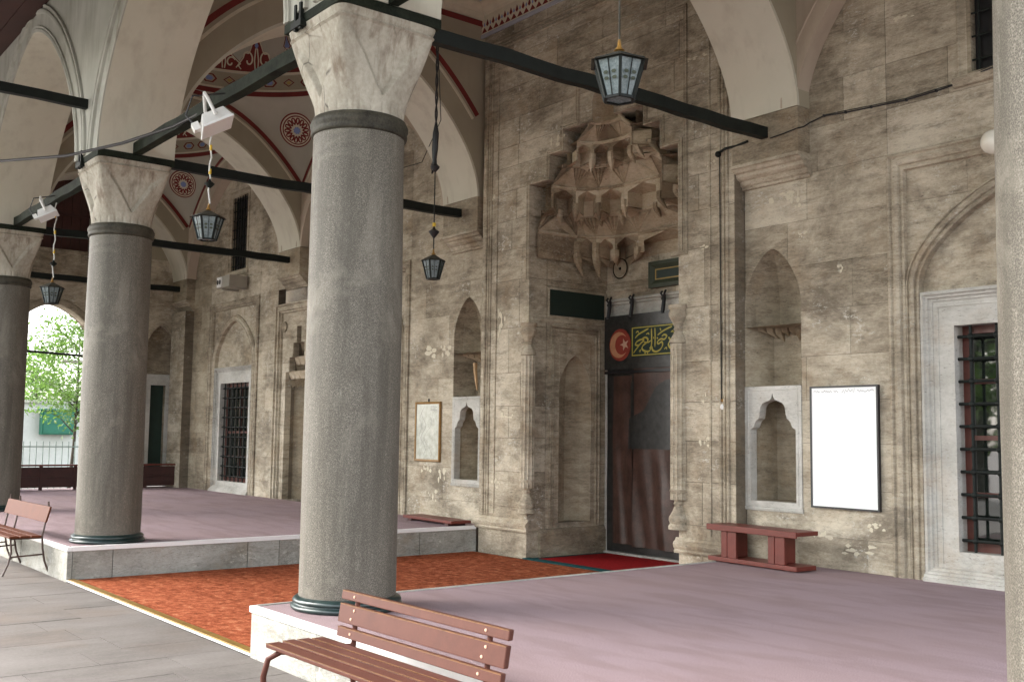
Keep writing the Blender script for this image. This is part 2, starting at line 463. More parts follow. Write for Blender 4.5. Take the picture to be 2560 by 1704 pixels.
# holes: ('r', s0, s1, z0, z1) or ('a', s0, s1, z0, topf)
def clip(rect, holes):
    rects, polys = [rect], []
    for h in holes:
        new = []
        a, b, bot = h[1], h[2], h[3]
        for (l, r, z0, z1) in rects:
            if r <= a or l >= b or z1 <= bot: new.append((l, r, z0, z1)); continue
            if h[0] == 'r':
                top = h[4]
                if z0 >= top: new.append((l, r, z0, z1)); continue
                if l < a: new.append((l, a, z0, z1))
                if r > b: new.append((b, r, z0, z1))
                m0, m1 = max(l, a), min(r, b)
                if z0 < bot: new.append((m0, m1, z0, bot))
                if z1 > top: new.append((m0, m1, top, z1))
            else:
                f = h[4]; m0, m1 = max(l, a), min(r, b); mid = (a + b) / 2
                tm = f(mid if m0 < mid < m1 else (m0 if abs(m0 - mid) < abs(m1 - mid) else m1))
                if z0 >= tm: new.append((l, r, z0, z1)); continue
                if l < a: new.append((l, a, z0, z1))
                if r > b: new.append((b, r, z0, z1))
                if z0 < bot: new.append((m0, m1, z0, bot))
                n = max(3, int((m1 - m0) / (0.06 if b - a > 0.8 else 0.010)))
                xs = [m0 + (m1 - m0) * i / n for i in range(n + 1)]
                hw = (b - a) / 2
                for e in (0.004, 0.012, 0.03, 0.06):
                    for q in (a + e * hw, b - e * hw):
                        if m0 < q < m1: xs.append(q)
                if m0 < mid < m1: xs.append(mid)
                xs = sorted(set(xs))
                lo = [max(z0, f(x)) for x in xs]
                for i in range(len(xs) - 1):
                    if lo[i] < z1 - 1e-4 or lo[i + 1] < z1 - 1e-4:
                        polys.append([(xs[i], min(lo[i], z1)), (xs[i + 1], min(lo[i + 1], z1)), (xs[i + 1], z1), (xs[i], z1)])
        rects = new
    return [q for q in rects if q[1] - q[0] > 0.004 and q[3] - q[2] > 0.004], polys

def plate(mb, P, rect, holes, d0, d1):
    """solid plate between depths d0 (back) and d1 (front), clipped by holes"""
    rects, polys = clip(rect, holes)
    def prism(pts):
        n = len(pts)
        f = [P(a, z, d1) for a, z in pts]; b = [P(a, z, d0) for a, z in pts]
        mb.add(f + b, [tuple(range(n))] + [(i, n + i, n + (i + 1) % n, (i + 1) % n) for i in range(n)] + [tuple(range(2 * n - 1, n - 1, -1))])
    for (l, r, z0, z1) in rects: prism([(l, z0), (r, z0), (r, z1), (l, z1)])
    for p in polys:
        q = []
        for a in p:
            if not q or (abs(a[0] - q[-1][0]) + abs(a[1] - q[-1][1])) > 1e-5: q.append(a)
        if len(q) > 2: prism(q)
    return len(rects) + len(polys)

def stones(parent, P, s0, s1, z0, z1, holes, mat='wall', course=0.44, lmin=0.62, lmax=1.25, gap=0.0022, d=0.0, thick=0.03, name='stone_block', levels=None, seed=0, back=True, amp=0.0013):
    rng = random.Random(seed)
    if levels is None:
        levels = [z0]
        n = max(1, round((z1 - z0) / course))
        hs = [rng.uniform(0.85, 1.15) for _ in range(n)]
        t = sum(hs)
        for h in hs: levels.append(levels[-1] + h / t * (z1 - z0))
    cnt = 0
    for i in range(len(levels) - 1):
        a, b = levels[i], levels[i + 1]
        x = s0; first = True
        while x < s1 - 1e-4:
            L = rng.uniform(lmin, lmax)
            if first: L *= rng.uniform(0.4, 1.0); first = False
            e = x + L
            if s1 - e < lmin * 0.45: e = s1
            dd = d + rng.uniform(-amp, amp)
            rects, polys = clip((x + gap, e - gap, a + gap, b - gap), holes)
            pcs = [[(l, p0), (q, p0), (q, p1), (l, p1)] for (l, q, p0, p1) in rects] + polys
            pcs.sort(key=lambda p: min(v[0] for v in p))
            clusters = []
            for p in pcs:
                l = min(v[0] for v in p)
                if clusters and l < clusters[-1][0] + 0.003: clusters[-1][1].append(p); clusters[-1][0] = max(clusters[-1][0], max(v[0] for v in p))
                else: clusters.append([max(v[0] for v in p), [p]])
            for _, ps in clusters:
                mb = MB()
                for p in ps:
                    q = []
                    for v in p:
                        if not q or abs(v[0] - q[-1][0]) + abs(v[1] - q[-1][1]) > 1e-5: q.append(v)
                    if len(q) < 3: continue
                    n_ = len(q)
                    mb.add([P(u, z, dd) for u, z in q] + [P(u, z, d - thick) for u, z in q], [tuple(range(n_))] + [(i_, n_ + i_, n_ + (i_ + 1) % n_, (i_ + 1) % n_) for i_ in range(n_)] + [tuple(range(2 * n_ - 1, n_ - 1, -1))])
                if mb.v: mb.build(name, mat, parent); cnt += 1
            x = e
    if back:
        mb = MB()
        cuts = sorted(set([z0, z1] + [h[3] for h in holes if z0 < h[3] < z1] + [h[4] for h in holes if h[0] == 'r' and z0 < h[4] < z1] + levels))
        e = 0.006
        def grow(h):
            if h[0] == 'r': return ('r', h[1] - e, h[2] + e, h[3] - e, h[4] + e)
            return ('a', h[1] - e, h[2] + e, h[3] - e, (lambda f, m, k: (lambda s: f(m + (s - m) * k) + e))(h[4], (h[1] + h[2]) / 2, (h[2] - h[1]) / (h[2] - h[1] + 2 * e)))
        hb = [grow(h) for h in holes]
        for a, b in zip(cuts[:-1], cuts[1:]):
            plate(mb, P, (s0, s1, a, b), hb, d - thick - 0.12, d - 0.006)
        mb.build('mortar_bed', 'joint', parent)
    return cnt

def sweep(P, path, prof, closed=False, mb=None):
    """path: (s,z) points; prof: (u inward-left offset, d proud) points, open profile closed at the back"""
    mb = mb or MB()
    n = len(path); vs = []
    for i in range(n):
        p = Vector(path[i])
        a = Vector(path[i - 1]) if (i > 0 or closed) else None
        b = Vector(path[(i + 1) % n]) if (i < n - 1 or closed) else None
        d1 = (p - a).normalized() if a is not None else None
        d2 = (b - p).normalized() if b is not None else None
        d1 = d1 or d2; d2 = d2 or d1
        n1, n2 = Vector((-d1.y, d1.x)), Vector((-d2.y, d2.x))
        m = (n1 + n2); m = m.normalized() if m.length > 1e-6 else n1
        k = 1 / max(0.35, m.dot(n1))
        for (u, d) in prof:
            q = p + m * (u * k)
            vs.append(P(q.x, q.y, d))
    m_ = len(prof); fs = []
    for i in range(n if closed else n - 1):
        j = (i + 1) % n
        for q in range(m_ - 1):
            fs.append((i * m_ + q, i * m_ + q + 1, j * m_ + q + 1, j * m_ + q))
    if not closed:
        fs.append(tuple(range(m_))); fs.append(tuple((n - 1) * m_ + q for q in range(m_ - 1, -1, -1)))
    mb.add(vs, fs)
    return mb

def bead_prof(w, d, n=3):
    """row of n rounded beads across width w, proud by d"""
    out = [(0, -0.01)]
    for k in range(n):
        for i in range(5):
            a = pi * i / 4
            out.append((w * (k + 0.5 - 0.5 * cos(a) * 0.94) / n, d * (0.35 + 0.65 * sin(a)) * (1 - 0.25 * (k % 2))))
    out.append((w, -0.01))
    return out

# ------------------------------------------------------------------ ground, path, platforms, carpets
H = 0.348
mb = MB().box(-140, 140, -140, 140, -H - 0.30, -H - 0.014)
struct(mb.build('ground', 'paving'))
path = bpy.data.objects.new('path', None); COL.objects.link(path); struct(path)
rng = random.Random(3)
x = -9.0; i = 0
slabmesh = {}
while x < 6.2:
    wd = rng.choice([0.42, 0.47, 0.52])
    y = -5.52 - rng.uniform(0, 0.5)
    mb0 = -5.52
    while mb0 > -8.7:
        L = rng.choice([0.8, 0.95, 1.1]) if mb0 < -5.52 else rng.uniform(0.35, 1.0)
        MB().box(x + 0.002, x + wd - 0.002, mb0 - L + 0.002, mb0 - 0.002, -H - 0.05, -H + rng.uniform(-0.0015, 0.0015)).build('paving_slab', 'paving', path)
        mb0 -= L
    x += wd

def hmould(mb, P, s0, s1, prof):
    """moulding of (z, d) profile drawn along s"""
    n = len(prof)
    mb.add([P(s0, z, d) for z, d in prof] + [P(s1, z, d) for z, d in prof],
           [(i, i + 1, n + i + 1, n + i) for i in range(n - 1)] + [tuple(range(n)), tuple(range(2 * n - 1, n - 1, -1))])
    return mb

YF = -5.50
def platform(x0, x1, side, seed):
    core = struct(MB().box(x0 + 0.04, x1 - 0.04, YF + 0.04, -0.02, -H - 0.05, -0.016).build('platform', 'joint'))
    MB().box(x0 + 0.035, x1 - 0.035, YF + 0.035, 0.0, -0.014, 0.0).build('carpet', 'carpet', core)
    rg = random.Random(seed)
    # white strip nosing
    mb = MB().box(x0 - 0.012, x1 + 0.012, YF - 0.012, YF + 0.038, -0.040, 0.004)
    mb.build('edge_strip', 'strip', core, bevel=0.004)
    xs = x1 if side > 0 else x0
    mb = MB().box(xs - (0.038 if side > 0 else 0.012), xs + (0.012 if side > 0 else 0.012), YF + 0.04, -0.17, -0.042, 0.0065)
    mb.build('edge_strip', 'strip' if side > 0 else 'marble', core, bevel=0.004)
    # facing slabs of weathered marble
    a = x0
    while a < x1 - 0.01:
        L = rg.uniform(0.7, 1.3); b = a + L
        if x1 - b < 0.5: b = x1
        if b > -9 and a < 7: MB().box(a + 0.004, b - 0.004, YF + rg.uniform(-0.002, 0.002), YF + 0.05, -H - 0.04, -0.042).build('marble_slab', 'kerb', core)
        a = b
    a = YF + 0.052
    k = 0
    lens = [0.42, 1.55, 0.40, 1.25, 0.75, 0.9] if side > 0 else [1.2, 0.9, 1.1, 1.0, 1.1]
    for L in lens:
        b = min(a + L, -0.16)
        if k == len(lens) - 1: b = -0.16
        dd = rg.uniform(-0.004, 0.004)
        xa, xb = (xs - 0.05, xs + dd) if side > 0 else (xs + dd, xs + 0.05)
        if b > a: MB().box(xa, xb, a + 0.004, b - 0.004, -H - 0.04, -0.042).build('marble_slab', 'kerb', core)
        a = b; k += 1
    return core
platform(-13.9, -2.24, 1, 11)
platform(2.30, 13.5, -1, 12)

tag(MB().box(-2.22, 2.285, -5.40, -0.235, -H, -H + 0.012).build('carpet_runner', 'orange'),
    'orange and rust figured carpet filling the lane between the two raised platforms', 'carpet')
t = thing('threshold_strip', 'ochre metal strip edging the orange carpet along the paving', 'strip', (0, -5.45, -H))
MB().box(-2.24, 2.30, -5.482, -5.408, -H, -H + 0.020).build('strip_top', 'brass', t, bevel=0.004)
MB().box(-2.24, 2.30, -5.407, -5.401, -H, -H + 0.016).build('dark_edge', 'black', t)
MB().box(-2.24, 2.30, -5.50, -5.483, -H, -H + 0.010).build('pale_edge', 'strip', t)

t = thing('door_rug', 'crimson rug with a teal border in the portal recess', 'rug', (0, 0.3, -H))
MB().box(-1.02, 1.12, -0.10, 1.18, -H + 0.002, -H + 0.022).build('rug_field', 'rug_red', t)
mb = MB().box(-1.15, 1.25, -0.23, -0.102, -H + 0.014, -H + 0.027).box(-1.15, -1.022, -0.10, 1.18, -H + 0.002, -H + 0.020).box(1.122, 1.25, -0.10, 1.18, -H + 0.002, -H + 0.020)
mb.build('rug_border', 'rug_green', t)

# ------------------------------------------------------------------ columns
def capital_mesh(cx, cy):
    N = 192; lv = [0, 0.04, 0.08, 0.1] + [0.13 + 0.75 * i / 26 for i in range(27)] + [0.90, 0.925, 0.93, 0.96, 1.0]
    z0, z1 = 3.55, 4.245
    vs, fs = [], []
    for t in lv:
        z = z0 + (z1 - z0) * t
        tt = min(1, t / 0.88)
        a = 0.328 + 0.082 * tt ** 1.7
        if t > 0.89: a = 0.418
        if t == 1.0: a = 0.424
        p = 2.0 + 9 * tt ** 2.2
        for j in range(N):
            th = 2 * pi * j / N
            c, s_ = abs(cos(th)), abs(sin(th))
            r = a / ((c ** p + s_ ** p) ** (1 / p))
            ph = (th + pi / 4) % (pi / 2) - pi / 4          # angle from the nearest face normal
            w_ = (max(0.0, (tt - 0.22) / 0.78) ** 0.8) * (pi / 4) * 0.98
            if 0.22 < tt and abs(ph) < w_ and t < 0.89:
                r -= 0.040 * min(1, (w_ - abs(ph)) / 0.05) * (1 - max(0, tt - 0.8) / 0.2 * 0.7)
            # a keel down the middle of each corner leaf
            qh = abs(abs(ph) - pi / 4)
            if 0.15 < tt and t < 0.89:
                r += 0.012 * max(0, 1 - qh / 0.16) * sin(pi * min(1, tt))
            if 0.922 < t < 0.95: r -= 0.012
            # reeds round the foot
            if t < 0.13: r -= 0.008 * max(0, cos(th * 24)) ** 3
            vs.append((cx + r * cos(th), cy + r * sin(th), z))
    k = len(lv)
    fs = [(i * N + j, i * N + (j + 1) % N, (i + 1) * N + (j + 1) % N, (i + 1) * N + j) for i in range(k - 1) for j in range(N)]
    fs.append(tuple((k - 1) * N + j for j in range(N)))
    return MB().add(vs, fs)

def column(cx, cy, label, Rb=0.347, Rt=0.336):
    t = thing('stone_column', label, 'column', (cx, cy, 0), 'portico columns')
    prof = [(Rb, 0.0)] + [(Rb + (Rt - Rb) * (i / 16) + 0.004 * sin(pi * i / 16), 0.08 + (3.42 - 0.08) * i / 16) for i in range(17)]
    MB().lathe(prof, cx, cy, 64, lambda a, r, z: r + (0.0022 * sin(3 * a + z * 1.7 + cx) + 0.0018 * sin(7 * a - z * 2.3) if 0.1 < z < 3.4 else 0)).build('shaft', 'granite', t, smooth=True)
    b = [(0.372, 0.0), (0.396, 0.006), (0.402, 0.02), (0.396, 0.034), (0.378, 0.040), (0.376, 0.046), (0.386, 0.054), (0.388, 0.066), (0.380, 0.078), (0.358, 0.092), (0.345, 0.094)]
    MB().lathe(b, cx, cy, 64).build('base_ring', 'verdigris', t, smooth=True, sharp=60)
    c = [(0.335, 3.415), (0.352, 3.42), (0.358, 3.44), (0.352, 3.455), (0.354, 3.466), (0.363, 3.485), (0.364, 3.505), (0.356, 3.522), (0.345, 3.545), (0.33, 3.552)]
    MB().lathe(c, cx, cy, 64).build('collar', 'collar', t, smooth=True, sharp=60)
    capital_mesh(cx, cy).build('capital', 'capital', t, smooth=True, sharp=20)
    mb = MB().box(cx - 0.43, cx + 0.43, cy - 0.43, cy + 0.43, 4.246, 4.322)
    band = mb.build('iron_band', 'iron_worn', t, bevel=0.006)
    mb = MB()
    for dx in (-0.20, -0.12):
        mb.bar((cx + dx, cy - 0.445, 4.20), (cx + dx, cy - 0.445, 4.40), 0.028, 0.028)
    mb.bar((cx - 0.24, cy - 0.445, 4.24), (cx - 0.08, cy - 0.445, 4.24), 0.05, 0.05)
    mb.build('clamp', 'iron', band)
    return t
CX = [7.95, 2.7, -2.7, -8.1, -13.5]
CY = -4.95
column(7.92, -4.95, 'grey granite column cut off by the right edge of the picture', 0.36, 0.345)
column(2.7, CY, 'big granite column standing behind the foreground slatted bench')
column(-2.7, CY, 'granite column at the corner of the left platform beside the small bench')
column(-8.1, CY, 'granite column at the far left edge, next to the bright arched opening')
column(-13.5, CY, 'farthest column of the portico against the end wall')

# ------------------------------------------------------------------ arches
YA0, YA1 = -5.37, -4.53           # arcade thickness
ZS = 4.326
def liner(P, pts, d0, d1, off=0.006):
    mb = MB(); n = len(pts); vs = []
    cs = sum(p[0] for p in pts) / n
    for i, p in enumerate(pts):
        a = Vector(pts[max(0, i - 1)]); b = Vector(pts[min(n - 1, i + 1)])
        d = (b - a).normalized(); nn = Vector((d.y, -d.x))      # inward (path left to right over the crown)
        q = Vector(p) + nn * off
        vs += [P(q.x, q.y, d0), P(q.x, q.y, d1)]
        q = Vector(p) - nn * 0.03
        vs += [P(q.x, q.y, d1 - 0.002), P(q.x, q.y, d0 + 0.002)]
    fs = []
    for i in range(n - 1):
        for k in range(4):
            fs.append((4 * i + k, 4 * i + (k + 1) % 4, 4 * i + 4 + (k + 1) % 4, 4 * i + 4 + k))
    mb.add(vs, fs)
    return mb

def front_arch(x0, x1, label):
    """one bay of the arcade between the column centres x0 < x1"""
    c = (x0 + x1) / 2; hw = (x1 - x0) / 2 - 0.42
    t = thing('arcade_arch', label, 'arch', (c, CY, ZS), 'arches of the front arcade')
    P = front(YA0); rise = 2.22 * min(1, hw / 2.28)
    f = arch_top(c, hw, ZS, rise)
    mb = MB(); plate(mb, P, (x0, x1, ZS, 6.80), [('a', c - hw, c + hw, ZS, f)], -0.84, 0.0)
    plate(mb, P, (x0, x1, 6.80, 8.3), [], -0.84, -0.002)
    mb.build('spandrel_wall', 'arcade', t)
    pts = arch_pts(c, hw, ZS, rise, 26)
    liner(P, pts, -0.846, 0.006).build('arch_soffit', 'plaster', t, smooth=True)
    sweep(P, pts, [(0.0, -0.01), (0.0, 0.022), (0.035, 0.024), (0.05, 0.012), (0.06, 0.020), (0.075, 0.020), (0.085, -0.01)]).build('archivolt', 'arcade', t, smooth=True)
    sweep(P, pts, [(0.235, -0.01), (0.245, 0.03), (0.27, 0.038), (0.295, 0.03), (0.305, 0.008), (0.325, 0.008), (0.335, 0.03), (0.36, 0.03), (0.37, -0.01)]).build('archivolt', 'arcade', t, smooth=True)
    return t
front_arch(-2.7, 2.7, 'front arch spanning the orange carpet lane before the portal')
front_arch(-8.1, -2.7, 'front arch left of the second column, its crown under the dark eave')
front_arch(-13.5, -8.1, 'farthest front arch beyond the leftmost column')
front_arch(2.7, 7.95, 'front arch on the right, above the picture edge')

YT0, YT1 = YA1 + 0.001, -0.2
TC, THW, TZ, TR = (YA1 - 0.2) / 2, (-0.2 - YA1) / 2, 4.57, 2.03
E0, E1 = 5.74, 7.03                 # foot and crown height of the painted line over each arch
def ez(q): return E0 + (E1 - E0) * (1 - (1 - min(1, max(0, q))) ** 2.1)
def eu(z): return 1 - (1 - min(1, max(0, (z - E0) / (E1 - E0)))) ** (1 / 2.1)

def ribbon(P3, pts, w, th, up=None):
    """flat strip following 3D points, offset along given normals; pts: list of (point, normal, side)"""
    mb = MB(); vs = []
    for p, nrm, sd in pts:
        p, nrm, sd = Vector(p), Vector(nrm), Vector(sd)
        vs += [p - sd * w / 2 + nrm * 0.001, p - sd * w / 2 + nrm * th, p + sd * w / 2 + nrm * th, p + sd * w / 2 + nrm * 0.001]
    fs = []
    for i in range(len(pts) - 1):
        for k in range(4): fs.append((4 * i + k, 4 * i + (k + 1) % 4, 4 * i + 4 + (k + 1) % 4, 4 * i + 4 + k))
    return mb.add(vs, fs)

def painted_arch_line(P, s0, s1, name, parent, w=0.075, w2=0.03, d=0.0):
    """red line with a cream fillet below it, on the plane P at depth d"""
    c = (s0 + s1) / 2; hw = (s1 - s0) / 2
    pts = []
    for i in range(41):
        s = s0 + (s1 - s0) * (1 - cos(pi * i / 40)) / 2
        pts.append((s, ez(1 - abs(s - c) / hw)))
    return sweep(P, pts, [(0, d - 0.002), (0, d + 0.006), (-w, d + 0.006), (-w, d - 0.002)]).build(name, 'red', parent), \
           sweep(P, pts, [(-w - 0.05, d - 0.002), (-w - 0.045, d + 0.010), (-w - 0.05 - w2, d + 0.010), (-w - 0.055 - w2, d - 0.002)]).build('plaster_fillet', 'cream', parent)

def cross_arch(xc, label, hwid=0.42, top=8.3, painted=(1, -1)):
    t = thing('cross_arch', label, 'arch', (xc, TC, TZ), 'arches from the columns to the wall')
    P = Plane((xc + hwid, 0), (0, 1), (1, 0))
    f = arch_top(TC, THW, TZ, TR)
    mb = MB(); plate(mb, P, (YT0, 0.0, TZ, top), [('a', YT0, YT1, TZ, f)], -2 * hwid, 0.0)
    mb.build('arch_wall', 'plaster_face', t)
    pts = arch_pts(TC, THW, TZ, TR, 24)
    liner(P, pts, -2 * hwid - 0.004, 0.004).build('arch_soffit', 'plaster', t, smooth=True)
    for sgn in painted:
        Q = P if sgn > 0 else Plane((xc - hwid, 0), (0, 1), (-1, 0))
        painted_arch_line(Q, YT0, YT1, 'painted_line', t)
    return t
cross_arch(2.7, 'cream arch from the big column to the corbel right of the portal')
cross_arch(-2.7, 'cream arch springing from the corbel left of the portal')
cross_arch(-8.1, 'cream arch over the left platform, behind the second column')
cross_arch(-13.5, 'farthest cream arch against the end wall')
cross_arch(7.95, 'arch from the right edge column to the wall', painted=(-1,))

def corbel(xc, label, hw=0.42):
    t = thing('corbel', label, 'corbel', (xc, 0, 3.87), 'corbels carrying the arches')
    P = FRONT
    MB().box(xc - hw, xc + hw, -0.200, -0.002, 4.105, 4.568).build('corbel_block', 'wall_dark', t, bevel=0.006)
    prof = [(3.865, 0.0), (3.87, 0.03), (3.90, 0.035), (3.91, 0.055), (3.955, 0.075), (3.965, 0.10), (3.985, 0.125), (4.02, 0.135), (4.03, 0.165), (4.06, 0.185), (4.07, 0.214), (4.102, 0.214), (4.102, 0.0)]
    mb = MB(); hmould(mb, P, xc - hw - 0.01, xc + hw + 0.01, prof)
    mb.build('corbel_moulding', 'mould', t)
    return t
corbel(2.7, 'moulded corbel between the portal and the right arched niche')
corbel(-2.7, 'moulded corbel above the left arched niche beside the portal')
corbel(-8.1, 'moulded corbel left of the big column, under the far arch')

# ------------------------------------------------------------------ main wall
LV = [0, 0.30, 0.76, 1.20, 1.62, 2.06, 2.52, 2.98, 3.44, 3.915, 4.36, 4.80, 5.25, 5.68, 6.12, 6.50, 7.05]
LV2 = LV[9:]
wall = thing('mosque_wall', 'long weathered limestone wall with niches and windows behind the portico', 'wall', (0, 0, 0))
def niche_top(c, hw=0.355): return arch_top(c, hw, 2.64, 0.56)
NR, NL = 2.631, -2.72
hn = lambda c: ('a', c - 0.355, c + 0.355, 0.545, niche_top(c))
UWR, UWL, UWM = (4.79, 6.03, 4.47, 6.25), (-11.22, -10.42, 4.50, 6.10), (-5.95, -5.05, 4.50, 6.10)
uw = lambda u: ('r', *u)
stones(wall, FRONT, 2.283, 3.985, 0, 7.05, [hn(NR)], levels=LV, seed=1)
stones(wall, FRONT, 3.985, 6.83, 3.915, 7.05, [uw(UWR)], levels=LV2, seed=2)
stones(wall, FRONT, 6.83, 9.3, 0, 7.05, [], levels=LV, seed=3)
stones(wall, FRONT, -4.27, -2.202, 0, 7.05, [hn(NL)], levels=LV, seed=4)
stones(wall, FRONT, -6.73, -4.27, 3.915, 7.05, [uw(UWM)], levels=LV2, seed=5)
stones(wall, FRONT, -7.25, -6.73, 0, 7.05, [], levels=LV, seed=6)
stones(wall, FRONT, -8.90, -7.25, 3.915, 7.05, [], levels=LV2, seed=7)
stones(wall, FRONT, -9.70, -8.90, 0, 7.05, [], levels=LV, seed=8)
stones(wall, FRONT, -12.14, -9.70, 3.915, 7.05, [uw(UWL)], levels=LV2, seed=9)
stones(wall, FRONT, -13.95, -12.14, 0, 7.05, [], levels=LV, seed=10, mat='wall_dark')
MB().box(-14.5, 9.4, 1.9, 2.1, -H, 8.3).build('wall_core', 'joint', wall)
MB().box(-14.5, 9.4, 0.40, 1.9, 7.06, 8.3).build('wall_core', 'joint', wall)

def scab(parent, P, x, z, w, h, d, seed):
    rg = random.Random(seed); m = MB(); n = 7
    for q in range(n):
        cx_, cz_ = x + w * (rg.random() - 0.5), z + h * (rg.random() - 0.5)
        a, b = w * rg.uniform(0.06, 0.24), h * rg.uniform(0.12, 0.40)
        ring = [(cx_ + a * rg.uniform(0.45, 1) * cos(2 * pi * i / 9), cz_ + b * rg.uniform(0.45, 1) * sin(2 * pi * i / 9)) for i in range(9)]
        dd = d + 0.0008 * q
        m.add([P(u, v, dd) for u, v in ring] + [P(u, v, dd - 0.004) for u, v in ring], [tuple(range(9))] + [(i, 9 + i, 9 + (i + 1) % 9, (i + 1) % 9) for i in range(9)])
    m.build('whitewash_scab', 'cream', parent, kind='stuff')
for k, (x, z, w_, h_) in enumerate([(-3.62, 2.45, 0.42, 0.16), (-3.25, 2.46, 0.34, 0.14), (-3.30, 0.62, 0.20, 0.20), (-3.75, 0.70, 0.26, 0.12), (-3.55, 0.34, 0.22, 0.16), (2.75, 3.72, 0.30, 0.10), (2.94, 3.66, 0.14, 0.16), (3.02, 3.30, 0.10, 0.05), (3.45, 2.9, 0.06, 0.08), (4.2, 5.2, 0.22, 0.05), (3.6, 0.20, 0.30, 0.10), (3.2, 0.32, 0.22, 0.07), (3.8, 0.42, 0.18, 0.08), (-8.78, 0.22, 0.14, 0.18)]):
    scab(wall, FRONT, x, z, w_, h_, 0.004, 100 + k)

# the two tall niches beside the portal
def niche(c, label, side, stick=False):
    t = thing('wall_niche', label, 'niche', (c, 0, 0.54), None)
    hw = 0.355
    # marble surround with lobed opening
    prof = [(0, 1.705), (0.012, 1.66), (0.03, 1.632), (0.075, 1.618), (0.125, 1.60), (0.155, 1.56), (0.165, 1.49), (0.17, 1.445), (0.205, 1.425), (0.225, 1.40), (0.24, 1.355), (0.283, 1.33), (0.287, 1.32)]
    def topf(s):
        a = abs(s - c)
        for (p, q) in zip(prof[:-1], prof[1:]):
            if p[0] <= a <= q[0]: return p[1] + (q[1] - p[1]) * (a - p[0]) / max(1e-6, q[0] - p[0])
        return 1.32
    hole = ('a', c - 0.285, c + 0.285, 0.60, topf)
    mb = MB(); plate(mb, FRONT, (c - hw, c + hw, 0.545, 1.775), [hole], -0.09, 0.012)
    sur = mb.build('marble_surround', 'marble', t)
    path = [(c + 0.32, 0.57), (c + 0.32, 1.745), (c - 0.32, 1.745), (c - 0.32, 0.57)]
    sweep(FRONT, path, [(0, 0.010), (0.004, 0.017), (0.012, 0.017), (0.016, 0.010)]).build('surround_bead', 'marble', sur)
    mb = MB(); hmould(mb, FRONT, c - hw - 0.008, c + hw + 0.008, [(0.50, 0.0), (0.505, 0.014), (0.53, 0.02), (0.543, 0.014), (0.543, 0.0)])
    mb.build('sill', 'marble', t)
    # lower recess, a V in plan
    def recess(z0, z1, plan, mat, nm, floor=True, cap=False):
        m = MB(); pts = [(c + a, y) for a, y in plan]
        for (p, q) in zip(pts[:-1], pts[1:]):
            m.quad((p[0], p[1], z0), (q[0], q[1], z0), (q[0], q[1], z1), (p[0], p[1], z1))
        if floor: m.poly([(a, y, z0) for a, y in pts])
        if cap: m.poly([(a, y, z1) for a, y in pts])
        return m.build(nm, mat, t)
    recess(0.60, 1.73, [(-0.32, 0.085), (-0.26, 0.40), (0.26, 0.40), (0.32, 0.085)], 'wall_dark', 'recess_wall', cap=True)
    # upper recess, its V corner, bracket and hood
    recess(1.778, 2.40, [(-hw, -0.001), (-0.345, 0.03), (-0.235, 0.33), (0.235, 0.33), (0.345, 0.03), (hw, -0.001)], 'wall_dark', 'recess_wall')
    f = niche_top(c)
    vs = []; N = 20
    plan = [(-hw, -0.001), (-0.31, 0.13), (-0.16, 0.335), (0.16, 0.335), (0.31, 0.13), (hw, -0.001)]
    m = MB()
    zs = [2.40, 2.52, 2.64] + [2.64 + 0.56 * k / 12 for k in range(1, 13)]
    def wfac(z):
        if z <= 2.64: return 1.0
        lo, hi = 0.0, 1.0
        for _ in range(30):
            mid = (lo + hi) / 2
            if 2.64 + 0.56 * arc_h(mid) < z: lo = mid
            else: hi = mid
        return 1 - lo
    for a, b in zip(zs[:-1], zs[1:]):
        fa, fb = wfac(a), wfac(b)
        for p, q in zip(plan[:-1], plan[1:]):
            m.quad((c + p[0] * fa, p[1] * (fa if a > 2.64 else 1), a), (c + q[0] * fa, q[1] * (fa if a > 2.64 else 1), a), (c + q[0] * fb, q[1] * (fb if b > 2.64 else 1), b), (c + p[0] * fb, p[1] * (fb if b > 2.64 else 1), b))
    m.poly([(c + a, y, 2.40) for a, y in plan])
    m.build('niche_hood', 'wall_dark', t)
    # bracket of small prisms where the V becomes the hood
    m = MB()
    for (a, wd, hz, dy) in [(-0.27, 0.07, 0.10, 0.13), (-0.20, 0.075, 0.17, 0.19), (-0.125, 0.07, 0.24, 0.24), (-0.05, 0.075, 0.14, 0.24), (0.05, 0.075, 0.14, 0.24), (0.125, 0.07, 0.24, 0.24), (0.20, 0.075, 0.17, 0.19), (0.27, 0.07, 0.10, 0.13)]:
        z1 = 2.399; yb = 0.37; hz *= 0.62
        m.add([(c + a - wd / 2, dy + 0.02, z1), (c + a, dy - 0.035, z1), (c + a + wd / 2, dy + 0.02, z1), (c + a + wd / 2, yb, z1), (c + a - wd / 2, yb, z1),
               (c + a - wd / 2, dy + 0.03, z1 - hz * 0.45), (c + a, dy - 0.02, z1 - hz * 0.45), (c + a + wd / 2, dy + 0.03, z1 - hz * 0.45), (c + a * 0.75, dy + 0.09, z1 - hz), (c + a * 0.75, yb, z1 - hz)],
              [(0, 1, 6, 5), (1, 2, 7, 6), (5, 6, 8), (6, 7, 8), (0, 5, 8, 9, 4), (2, 3, 9, 8, 7), (0, 4, 3, 2, 1)])
    m.build('carved_bracket', 'muq', t)
    return t
niche(NR, 'arched niche over a lobed marble recess, right of the portal by the white board', 1)
niche(NL, 'arched niche over a lobed marble recess, left of the portal by the framed map', -1)

